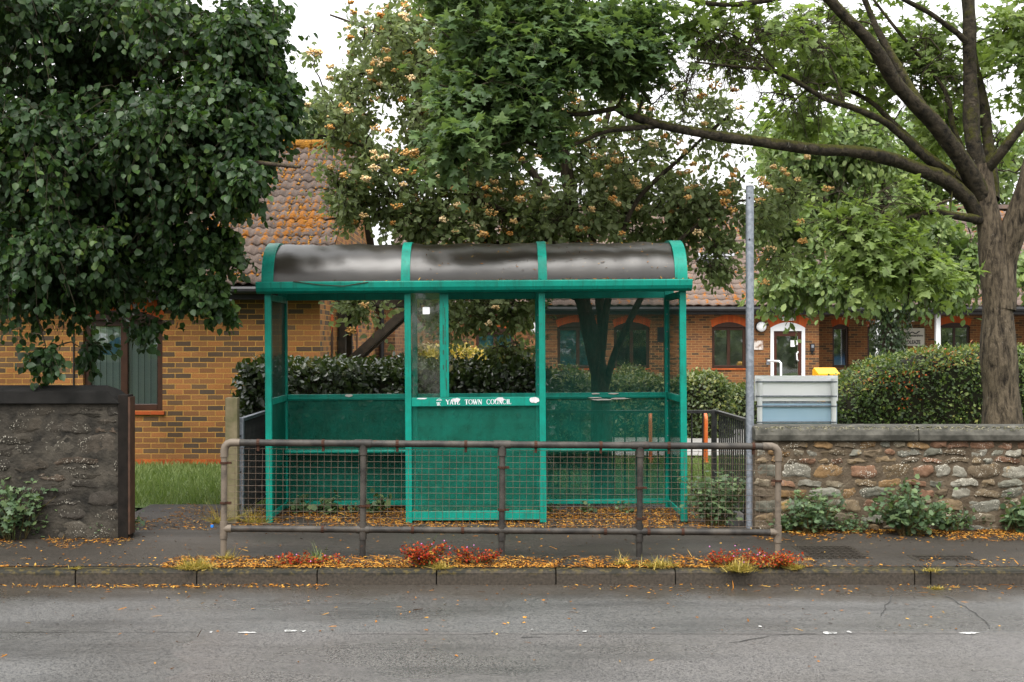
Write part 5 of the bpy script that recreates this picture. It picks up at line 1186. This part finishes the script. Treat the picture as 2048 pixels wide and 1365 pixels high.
# ------------------------------------------------------------------ old maple on the right
MD = 11.8
tree('maple_tree', 'old mossy trunked maple behind the right stone wall with spreading limbs', (X(1995, MD), MD, 0),
     [([(2008, 1080, MD), (2005, 850, MD), (1997, 700, MD), (1992, 560, MD), (1983, 470, MD), (1968, 400, MD), (1957, 330, MD)], 0.235, 0.109),
      ([(1999, 620, MD), (2010, 520, MD), (2030, 450, MD - .1), (2052, 380, MD - .2), (2090, 250, MD - .3), (2150, 80, MD - .4)], 0.150, 0.058),
      ([(1962, 350, MD), (1945, 280, MD), (1941, 170, MD + .1), (1938, 60, MD + .1), (1932, -80, MD + .2), (1920, -300, MD + .2)], 0.089, 0.037),
      ([(1985, 400, MD), (1978, 300, MD + .3), (1962, 190, MD + .4), (1946, 110, MD + .5), (1930, 0, MD + .6), (1900, -180, MD + .7)], 0.069, 0.029),
      ([(1966, 400, MD), (1925, 320, MD - .2), (1862, 240, MD - .4), (1795, 172, MD - .6), (1744, 90, MD - .8), (1694, 37, MD - .9), (1640, -20, MD - 1), (1540, -100, MD - 1.2)], 0.099, 0.032),
      ([(1845, 215, MD - .4), (1790, 123, MD - .2), (1752, 53, MD - .1), (1731, 0, MD), (1700, -100, MD)], 0.051, 0.021),
      ([(1950, 370, MD), (1895, 340, MD + .3), (1833, 292, MD + .5), (1784, 246, MD + .6), (1735, 201, MD + .7), (1669, 172, MD + .8), (1604, 160, MD + .9), (1540, 120, MD + 1)], 0.048, 0.012),
      ([(1948, 400, MD), (1891, 345, MD - .1), (1846, 310, MD - .3), (1792, 262, MD - .4), (1723, 222, MD - .6), (1649, 197, MD - .8), (1595, 164, MD - .9), (1538, 140, MD - 1), (1485, 135, MD - 1.1), (1392, 125, MD - 1.2)], 0.058, 0.009),
      ([(1960, 440, MD), (1936, 400, MD - .1), (1891, 361, MD - .2), (1833, 336, MD - .3), (1772, 316, MD - .45), (1710, 304, MD - .6), (1628, 299, MD - .8), (1546, 287, MD - 1), (1472, 279, MD - 1.1), (1382, 263, MD - 1.2), (1310, 246, MD - 1.3), (1254, 225, MD - 1.3), (1232, 212, MD - 1.3)], 0.079, 0.037),
      ([(1330, 250, MD - 1.25), (1242, 258, MD - 1.4), (1205, 264, MD - 1.5), (1168, 281, MD - 1.5), (1120, 296, MD - 1.6), (1070, 290, MD - 1.6), (1030, 282, MD - 1.7), (960, 300, MD - 1.8)], 0.031, 0.010),
      ([(1237, 214, MD - 1.3), (1255, 170, MD - 1.3), (1264, 137, MD - 1.3), (1251, 124, MD - 1.3), (1227, 120, MD - 1.35)], 0.020, 0.010),
      ([(1276, 232, MD - 1.3), (1288, 190, MD - 1.3), (1286, 151, MD - 1.25), (1293, 98, MD - 1.2), (1310, 40, MD - 1.2)], 0.015, 0.007),
      ([(1240, 215, MD - 1.3), (1170, 228, MD - 1.4), (1115, 225, MD - 1.5), (1050, 200, MD - 1.6), (960, 190, MD - 1.6), (880, 170, MD - 1.7)], 0.027, 0.009),
      ([(1227, 120, MD - 1.35), (1150, 90, MD - 1.4), (1050, 70, MD - 1.5), (950, 110, MD - 1.6), (880, 60, MD - 1.6)], 0.020, 0.008),
      ([(1640, -20, MD - 1), (1450, 10, MD - 1.2), (1300, -20, MD - 1.3), (1120, -10, MD - 1.4), (960, 20, MD - 1.5)], 0.031, 0.009),
      ([(1970, 440, MD), (1924, 435, MD - .2), (1866, 423, MD - .4), (1833, 431, MD - .5), (1809, 439, MD - .5)], 0.048, 0.021),
      ([(1838, 432, MD - .5), (1826, 470, MD - .5), (1815, 505, MD - .5), (1821, 560, MD - .5), (1815, 600, MD - .5)], 0.019, 0.009),
      ([(1830, 455, MD - .5), (1760, 480, MD - .6), (1710, 488, MD - .65), (1682, 464, MD - .7), (1673, 410, MD - .7), (1690, 360, MD - .7)], 0.012, 0.004),
      ([(1815, 507, MD - .5), (1764, 520, MD - .55), (1727, 550, MD - .6), (1700, 575, MD - .6)], 0.011, 0.004),
      ([(1964, 350, MD), (2006, 300, MD - .2), (2048, 246, MD - .3), (2120, 170, MD - .4), (2250, 60, MD - .5)], 0.058, 0.029),
      ([(1938, 90, MD + .1), (1915, 68, MD), (1862, 29, MD - .1), (1800, -5, MD - .2), (1700, -60, MD - .2)], 0.034, 0.014),
      ([(1925, 300, MD + .2), (1905, 250, MD + .3), (1888, 180, MD + .3), (1825, 98, MD + .4), (1784, 49, MD + .4), (1740, -10, MD + .5)], 0.031, 0.013),
      ([(1560, 150, MD - .95), (1500, 90, MD - 1), (1440, 60, MD - 1), (1380, 40, MD - 1)], 0.010, 0.003), ([(1450, 133, MD - 1.1), (1400, 70, MD - 1.1), (1370, 20, MD - 1.1)], 0.007, 0.003),
      ([(1392, 125, MD - 1.2), (1370, 90, MD - 1.2), (1350, 40, MD - 1.2)], 0.005, 0.003), ([(1690, 210, MD - .7), (1660, 130, MD - .6), (1610, 70, MD - .6), (1560, 30, MD - .6)], 0.011, 0.004),
      ([(1900, 430, MD - .3), (1905, 380, MD - .2), (1915, 330, MD - .1)], 0.008, 0.006)],
     [(1010, 90, 170, 100, MD - 1.5, .6, 85, 0), (1160, 90, 150, 100, MD - 1.4, .6, 75, 0), (1270, 90, 70, 85, MD - 1.2, .5, 26, 0), (960, 200, 110, 85, MD - 1.7, .5, 42, 0), (1060, 190, 120, 80, MD - 1.5, .5, 44, 0), (1060, 270, 110, 60, MD - 1.6, .4, 20, 0), (930, 280, 80, 60, MD - 1.8, .4, 14, 0), (1180, 190, 80, 60, MD - 1.4, .5, 20, 0),
      (1060, -120, 250, 110, MD - 1.3, 1, 60, 0), (1400, -150, 260, 100, MD - 1, 1.2, 20, 1), (900, -20, 60, 50, MD - 1.6, .5, 10, 0),
      (1500, 70, 110, 70, MD - .8, .7, 14, 1), (1620, 110, 110, 80, MD + .4, .9, 24, 1), (1720, 120, 100, 90, MD + .8, .8, 24, 1), (1830, 130, 90, 100, MD + .9, .8, 25, 1), (1900, 250, 70, 70, MD + 1.0, .6, 14, 1), (2020, 100, 70, 110, MD + .5, 1, 25, 1), (2010, 250, 60, 70, MD + .8, .7, 14, 1), (1600, 230, 80, 40, MD + .8, .5, 8, 1),
      (1765, 495, 90, 75, MD - .5, .5, 31, 1), (1700, 460, 55, 60, MD - .6, .4, 12, 1), (1845, 535, 50, 40, MD - .4, .4, 11, 1), (1820, 400, 60, 30, MD - .3, .4, 5, 1),
      (1800, -150, 280, 120, MD + .2, 1.5, 28, 1), (2150, 50, 90, 200, MD, 1.5, 21, 1), (1900, -330, 350, 110, MD, 1.8, 14, 1), (1400, 60, 60, 60, MD - 1, .4, 5, 1), (1450, 90, 130, 100, MD - 1, .6, 60, 2), (1600, 190, 120, 60, MD - .6, .5, 26, 2), (1720, 420, 100, 90, MD - .6, .4, 22, 2), (1620, 60, 120, 80, MD - .5, .6, 44, 2), (1850, 150, 110, 110, MD + .3, .5, 24, 2), (1340, 180, 90, 80, MD - 1.2, .4, 20, 2), (2020, 300, 60, 100, MD + .2, .6, 14, 2)],
     {0: ('crown', MAPLE, .097, M['lf_maple'], .2), 1: ('pale_foliage', MAPLE, .100, M['lf_maple2'], .35)}, M['twig'], M['bark_maple'], 44, lpc=45, twl=.36, ntw=5, gap=-.25, droop=.3, leaf_dir=.32, lean=.05, spread=.24, shrink=.45, sec_r=.014, tw_r=.0034, limbmat=M['bark_limb'], ntrunk=2)

# ------------------------------------------------------------------ trees further back
BTd = 24
bt = tree('drooping_tree', 'drooping leaved tree with an ivy covered trunk in front of the far building', (X(1780, BTd), BTd, -.06),
     [([(1782, 850, BTd), (1780, 700, BTd), (1778, 560, BTd), (1770, 400, BTd), (1750, 250, BTd), (1740, 120, BTd)], .24, .05), ([(1778, 560, BTd), (1700, 450, BTd - .5), (1620, 380, BTd - .8), (1540, 350, BTd - 1)], .1, .02), ([(1775, 480, BTd), (1850, 420, BTd - .5), (1900, 400, BTd - .8)], .1, .02)],
     [(1600, 300, 90, 90, BTd, 1.6, 70, 0), (1700, 290, 110, 90, BTd, 1.6, 80, 0), (1600, 430, 110, 90, BTd - .3, 1.6, 85, 0), (1740, 430, 130, 90, BTd, 1.6, 85, 0), (1580, 560, 75, 55, BTd - .8, 1, 50, 0), (1680, 556, 110, 45, BTd - 1, 1.2, 70, 0), (1850, 560, 90, 40, BTd - .6, 1, 50, 0), (1870, 480, 90, 80, BTd, 1.4, 60, 0), (1960, 525, 80, 50, BTd, 1.3, 40, 0), (2040, 540, 60, 45, BTd, 1, 25, 0), (1780, 570, 50, 36, BTd - .2, .6, 20, 0)],
     {0: ('crown', OVAL, .17, M['lf_far'], .55)}, M['twig'], M['bark_dark'], 52, lpc=36, twl=.5, ntw=6, gap=-.45, droop=.6, lean=.3, leaf_dir=.5, sec_r=.02, tw_r=.005)
n = 2600; a = rng.uniform(0, 6.28, n); zz_ = rng.uniform(.1, Z(560, BTd), n); rad = .30 + .05 * np.sin(zz_ * 4 + a * 2) + rng.normal(0, .03, n) + .12 * np.clip(zz_ - 1.6, 0, 1)
P = np.stack([X(1781, BTd) + np.cos(a) * rad, BTd + np.sin(a) * rad, zz_], 1); O = np.stack([np.cos(a), np.sin(a), np.full(n, .25)], 1)
scatter('ivy', RHOMB, P, rv(n) * .6 + [0, 0, -.8], O + rng.normal(0, .35, (n, 3)), rng.uniform(.06, .12, n), M['lf_ivy'], bt)
def far_tree(label, px, base_d, limbs, blobs, mat, size, seed, lpc=26):
    return tree('background_tree', label, (X(px, base_d), base_d, -.1), limbs, blobs, {0: ('crown', RHOMB, size, mat, .5)}, M['twig'], M['bark_dark'], seed, lpc=lpc, twl=.8, ntw=5, gap=-.45, droop=.5, sec_r=.03, tw_r=.006)
D2 = 46
far_tree('pale distant tree showing above the mossy roof ridge', 640, D2, [([(640, 760, D2), (640, 400, D2), (630, 260, D2), (625, 200, D2)], .3, .05)], [(630, 250, 75, 60, D2, 2, 70, 0), (700, 280, 60, 60, D2, 2, 40, 0), (590, 290, 40, 40, D2, 1.5, 24, 0)], M['lf_far2'], .30, 61)
D3 = 48
far_tree('tall green tree behind the far building above the right of the roof', 1860, D3, [([(1860, 760, D3), (1860, 420, D3), (1850, 250, D3), (1850, 160, D3)], .4, .06)], [(1780, 300, 120, 110, D3, 3, 90, 0), (1900, 330, 120, 150, D3, 3, 110, 0), (1700, 400, 110, 100, D3, 3, 60, 0), (2020, 380, 90, 160, D3, 3, 70, 0), (1560, 280, 60, 90, D3, 2, 30, 0)], M['lf_far'], .36, 62)
D4 = 44
far_tree('dark green tree behind the rear wing of the brick house', 860, D4, [([(860, 760, D4), (862, 620, D4), (870, 540, D4)], .3, .06)], [(850, 620, 60, 70, D4 - 6, 2, 50, 0)], M['lf_far'], .26, 63)

# ------------------------------------------------------------------ hedges and shrubs
def roundend(x0, x1, lo_, wd): return lambda x: 1 - lo_ * np.clip((x0 + wd - x) / wd, 0, 1) ** 2 - lo_ * np.clip((x - x1 + wd) / wd, 0, 1) ** 2
hedge('laurel_hedge', 'dark glossy laurel hedge directly behind the bus shelter', X(486, 12.3), X(1092, 12.3), 11.95, 13.0, -.05, Z(732, 12.1), M['lf_laurel'], None, .075, 15000, .22, .05, seed=2, shape=OVAL)
hedge('clipped_hedge', 'rounded clipped hedge with pale tips between the shelter and the steel pole', X(1362, 20), X(1472, 20), 20, 21.4, -.06, Z(752, 20), M['lf_box'], None, .075, 5200, .35, .05, seed=3)
hedge('clipped_hedge', 'low clipped hedge along the car park seen through the perforated panel', X(1085, 20.5), X(1358, 20.5), 20.2, 21.6, -.06, Z(757, 20.5), M['lf_box'], None, .075, 8000, .3, .05, seed=4)
hedge('clipped_hedge', 'lower hedge beyond the steel pole left of the white board', X(1462, 22), X(1640, 22), 22, 23.2, -.06, Z(775, 22), M['lf_box'], None, .08, 4500, .3, .05, seed=5)
hedge('round_shrub', 'domed pale shrub rising above the hedge in front of the far windows', X(1222, 24), X(1300, 24), 23.5, 24.4, -.06, Z(732, 24), M['lf_box'], None, .08, 3000, .4, .06, seed=6)
hedge('round_shrub', 'dark green rounded shrub left of the tree trunk behind the perforated panel', X(1085, 15.5), X(1176, 15.5), 15, 15.9, -.1, Z(738, 15.5), M['lf_box'], None, .06, 3500, .35, .05, seed=7)
hedge('golden_shrub', 'golden yellow shrub beyond the laurel hedge seen through the shelter', X(842, 25), X(1030, 25), 24.6, 26, -.06, Z(700, 25), M['lf_gold'], None, .10, 5200, .5, .09, seed=8, topfn=lambda x: 1 - .16 * np.clip((x - X(930, 25)) / 1.0, 0, 1))
hedge('bronze_shrub', 'pinkish bronze shrub beside the golden one behind the glass pane', X(815, 27), X(905, 27), 26.6, 28, -.06, Z(690, 27), M['lf_tan2'], None, .11, 3000, .6, .08, seed=9)
hx = X(1679, 14)
hedge('berry_hedge', 'big green hedge with orange red tips behind the right stone wall', hx, 8.6, 13.4, 15.0, -.05, Z(703, 13.9), M['lf_tan'], None, .052, 26000, .4, .07, seed=10, topfn=lambda x: .72 + .28 * np.clip((x - hx) / 1.1, 0, 1) ** .7)
n = 650; P = np.stack([hx + rng.random(n) ** 2 * 1.3, 13.38 + rng.random(n) ** 2 * .5, rng.uniform(.75, 1.22, n)], 1); P[:, 2] += (P[:, 0] - hx) * .16; P = P[noise3(P, 3, 9) > .1]
be = [o for o in bpy.data.objects if o.name.startswith('berry_hedge')][0]
scatter('red_tips', RHOMB, P, rv(len(P)) + [0, -.4, .5], rv(len(P)) + [0, -.8, .4], rng.uniform(.02, .04, len(P)), attr_mat('orange_red_tips', [(0, (.36, .05, .018)), (1, (.58, .16, .035))]), be)

# lawns, litter
n = 16000; P = np.stack([rng.uniform(-5.2, -1.4, n), rng.uniform(11.5, 15.85, n), np.zeros(n)], 1); n2 = 14000
P2 = np.stack([rng.uniform(.6, 4.2, n2), rng.uniform(11.55, 17.0, n2), np.zeros(n2)], 1); P = np.vstack([P, P2]); P[:, 2] = -.02 - .08 * (P[:, 1] - 11.4) / 5.6
tag(scatter('grass', BLADE, P, rv(len(P)) * .5 + [0, 0, .8], rv(len(P)) + [0, -.6, 0], np.stack([np.full(len(P), .16), rng.uniform(.05, .11, len(P)), np.full(len(P), .05)], 1), M['grass']), 'short mown grass on the lawns behind the shelter and by the house', 'grass', kind='stuff')
def strip(n, x0, x1, y0, y1, z, bias=1.0, thr=None): 
    q = np.stack([rng.uniform(x0, x1, n), y0 + (y1 - y0) * rng.random(n) ** bias, np.full(n, z)], 1)
    return q if thr is None else q[noise3(q, 2.5, 17) + .8 * noise3(q, 11, 23) + rng.normal(0, .2, n) > thr]
P = np.vstack([strip(9500, X(330, 8.4), X(1640, 8.4), KB - .05, KB + .38, .006, 1.6, -.15), strip(1000, X(0, 8.4), X(2048, 8.4), KB - .02, KB + .3, .006, 2), strip(17000, -2.3, 2.1, 10.0, 11.3, .006, .9, -.3), strip(5200, X(1500, 9.8), 5.2, 9.3, 9.92, .006, .5, -.2),
               strip(1600, -5.2, X(262, 9.4), 9.0, 9.48, .006, .5, 0), strip(1500, -3.3, -2.4, 9.9, 11.5, .006, 1, .1), strip(500, -5, 5, 8.6, 9.8, .006, 1), strip(420, -5, 5, 6.0, KF, RZ + .006, .5), strip(800, -5, -1.2, KF - .1, KF - .005, RZ + .006, 1, 0), strip(260, .5, 5, KF - .3, KF - .01, RZ + .006, .6)])
nl = len(P); S3 = np.stack([rng.uniform(.02, .055, nl), rng.uniform(.01, .032, nl), np.full(nl, .03)], 1)
lg = rng.random(nl) < .25; S3[lg, 1] *= 2.6; S3[lg, 0] *= .5
tag(scatter('leaf_litter', BIT, P, rv(nl) * [1, 1, .12], np.tile([0, 0, 1.], (nl, 1)) + rng.normal(0, .3, (nl, 3)), S3, M['litter']), 'orange brown leaf litter and catkins scattered over pavement and kerb', 'leaf litter', kind='stuff')

# ------------------------------------------------------------------ weeds
def weed(label, px, py, w_, h_, n, mat=None, shape=OVAL, size=.04, seed=1, flowers=0, name='weed', dep=.5, cat='weed', z=0):
    r = np.random.default_rng(seed); c = G(px, py, z); t = thing(name, label, cat, tuple(c)); hw = w_ * 1.15 * c[1] / F / 2; h = h_ * 1.1 * c[1] / F; n = int(n * 1.6)
    ns = max(5, n // 14); a = r.uniform(0, 6.28, ns); tip = c + np.stack([np.cos(a) * hw * r.random(ns) ** .5, np.sin(a) * hw * dep * r.random(ns) ** .5, h * r.uniform(.35, 1, ns)], 1)
    root = c + np.stack([np.cos(a) * hw * .25, np.sin(a) * hw * .15, np.zeros(ns)], 1); mid = (root + tip) / 2 + np.stack([np.zeros(ns), np.zeros(ns), h * .15 * np.ones(ns)], 1)
    V, Fq = tubes_np(np.stack([root, mid, tip], 1), np.tile([.003, .0025, .0015], (ns, 1)), 4); np_mesh('stems', V, [Fq], M['weed_stem'], t)
    k = r.integers(ns, size=n); s = r.uniform(.25, 1.05, (n, 1)); P = (1 - s) ** 2 * root[k] + 2 * s * (1 - s) * mid[k] + s ** 2 * tip[k] + r.normal(0, size * .6, (n, 3)); P[:, 2] = np.maximum(P[:, 2], c[2] + .008)
    Y = nrm(r.normal(size=(n, 3)) * [1, 1, .4]); N_ = nrm(r.normal(0, .5, (n, 3)) + [0, -.45, .8]); scatter('leaves', shape, P, Y, N_, size * r.uniform(.5, 1.25, n), mat or M['lf_weed'], t)
    if flowers:
        q = tip[r.integers(ns, size=flowers)] + r.normal(0, .02, (flowers, 3)); scatter('flowers', OCTA, q, rv(flowers), rv(flowers), .007, M['pink'], t)
    return t
M['weed_stem'] = simple('weed_stem', (.10, .06, .025), (.06, .07, .02))
def tuft(label, px, py, w_, h_, n, mat, seed, z=0, name='grass_tuft'):
    r = np.random.default_rng(seed); c = G(px, py, z); t = thing(name, label, 'grass tuft', tuple(c)); hw = w_ * 1.2 * c[1] / F / 2; h = h_ * 1.3 * c[1] / F; n = int(n * 1.7)
    P = c + np.stack([r.normal(0, hw * .3, n), r.normal(0, hw * .2, n), np.zeros(n)], 1); Y = nrm(np.stack([r.normal(0, .8, n), r.normal(0, .5, n) - .2, r.uniform(.25, 1, n)], 1))
    N_ = nrm(Y * [1, 1, -.3] + [0, -.1, .4]); L = h * r.uniform(.5, 1.2, n); scatter('blades', BLADE, P, Y, N_, np.stack([np.full(n, .085), L, L], 1), mat, t)
    return t
rd = M['lf_red']; RND = ([(0, 0, 0), (-.45, .4, .05), (-.3, .9, .03), (.3, .9, .03), (.45, .4, .05)], [(0, 1, 2, 3), (0, 3, 4)])
weed('small red leaved weed left of the second guard rail post', 588, 1130, 70, 20, 190, rd, RND, .017, 1, 4, 'red_weed')
weed('scattered red and yellow weed just left of the second guard rail post', 655, 1129, 85, 16, 150, rd, RND, .016, 2, 2, 'red_weed')
weed('largest bright red weed on the kerb below the shelter', 848, 1134, 95, 44, 560, rd, RND, .019, 3, 10, 'red_weed')
weed('red weed beside the middle guard rail post', 955, 1128, 95, 28, 330, rd, RND, .018, 4, 5, 'red_weed')
weed('reddish weed left of the yellow tuft near the last guard rail post', 1445, 1132, 80, 28, 240, rd, RND, .018, 5, 4, 'red_weed')
weed('dense red weed at the foot of the last guard rail post', 1540, 1136, 115, 32, 520, rd, RND, .018, 6, 8, 'red_weed')
dg = M['drygrass']
tuft('yellow grass tuft left of the first guard rail post', 395, 1137, 90, 26, 170, dg, 1); tuft('small yellow tuft on the bare left kerb', 150, 1138, 40, 8, 40, dg, 2)
tuft('green grass tuft left of the second guard rail post', 632, 1122, 50, 32, 46, M['grass'], 3); tuft('yellow grass tuft right of the largest red weed', 880, 1138, 40, 22, 50, dg, 4)
tuft('wide yellow grass tuft near the last guard rail post', 1478, 1142, 70, 26, 170, dg, 5); tuft('yellow grass tuft just right of the fourth guard rail post', 1320, 1134, 90, 20, 140, dg, 6)
tuft('green yellow tuft right of the last guard rail post', 1590, 1138, 50, 18, 90, dg, 7); tuft('small yellow tuft on the right kerb joint', 1862, 1142, 40, 9, 60, dg, 8)
tuft('fine dry grass by the first guard rail post', 455, 1118, 40, 20, 40, dg, 9); tuft('dry grass at the foot of the galvanised fence post', 510, 1047, 60, 40, 70, dg, 10); tuft('dry grass left of the fourth guard rail post', 1245, 1130, 40, 24, 40, dg, 11)
tuft('dry grass around the timber post', 438, 1046, 40, 50, 60, dg, 12); tuft('tall green grass stalk behind the largest red weed', 852, 1118, 22, 70, 8, M['grass'], 13)
tuft('pale straw at the right road gutter', 1872, 1178, 46, 8, 60, dg, 14, RZ)
FERN = ([(0, 0, 0), (-.14, .3, .02), (-.42, .36, .0), (-.12, .55, .02), (-.26, .7, 0), (0, 1, -.06), (.26, .7, 0), (.12, .55, .02), (.42, .36, 0), (.14, .3, .02)], [(0, 9, 1), (1, 9, 7, 3), (1, 3, 2), (9, 8, 7), (3, 7, 5), (3, 5, 4), (7, 6, 5)])
weed('tall feathery weed at the left edge of the blackened wall', 30, 1078, 150, 105, 330, None, FERN, .075, 21); weed('low ragged weed in the middle of the blackened wall foot', 140, 1070, 110, 70, 230, None, FERN, .05, 22)
weed('weed clump at the right end of the blackened wall by the gate post', 250, 1070, 60, 38, 150, None, FERN, .05, 23)
weed('bushy weed between the shelter and the steel pole', 1432, 1050, 140, 90, 620, None, FERN, .06, 24); weed('upright weed under the first stretch of the stone wall', 1625, 1066, 120, 75, 330, None, FERN, .055, 25)
weed('largest leafy weed halfway along the stone wall foot', 1822, 1070, 160, 95, 520, None, RND, .05, 26); weed('broad leaved weed at the right edge of the stone wall', 2036, 1064, 80, 55, 120, None, RND, .07, 27)
for i_, (px_, w__, h__, lab_) in enumerate(((1570, 60, 34, 'low weed at the stone wall foot behind the last guard rail post'), (1700, 90, 28, 'low creeping weed between the upright and the largest weed'), (1905, 80, 40, 'yellowish low weed touching the right side of the largest weed'), (200, 90, 30, 'creeping weed along the right half of the blackened wall foot'), (85, 80, 34, 'leafy weed between the two bigger ones at the blackened wall'))):
    weed(lab_, px_, 1063 if px_ > 900 else 1074, w__, h__, 150, None, FERN if i_ % 2 else RND, .04, 70 + i_)
weed('small sprig in the stone wall foot right of the largest weed', 1962, 1058, 34, 30, 40, None, RND, .04, 28)
for i, (px, lab) in enumerate(((600, 'leafy sprig under the left end of the shelter rear rail'), (652, 'leafy clump under the shelter left bay'), (752, 'leafy clump under the shelter rear rail near the second front post'), (705, 'tiny sprig under the shelter left bay'), (1095, 'sprig under the shelter right bay by the third post'), (1180, 'low sprig under the middle of the shelter right bay'), (1250, 'leaning sprig under the right of the shelter right bay'))):
    weed(lab, px, 1026, 46 if i < 3 else 26, 24 if i < 3 else 16, 60 if i < 3 else 22, None, RND, .06 if i < 3 else .04, 40 + i)
weed('ivy sprig poking through the middle lower panel of the shelter', 888, 1028, 30, 62, 30, None, RND, .05, 50, name='ivy_sprig')
# unseen backdrop trees added behind the viewer to fill the reflections
n = 9000; P = np.stack([rng.uniform(-40, 40, n), rng.uniform(-17, -13, n), rng.random(n) ** 1.2 * 3.4], 1)
tag(scatter('added_treeline', RHOMB, P, rv(n), rv(n) + [0, .4, .4], rng.uniform(.5, 1.0, n), M['lf_far']), 'unseen leafy tree line added for reflections in glass and wet tarmac', 'added_treeline', kind='stuff')
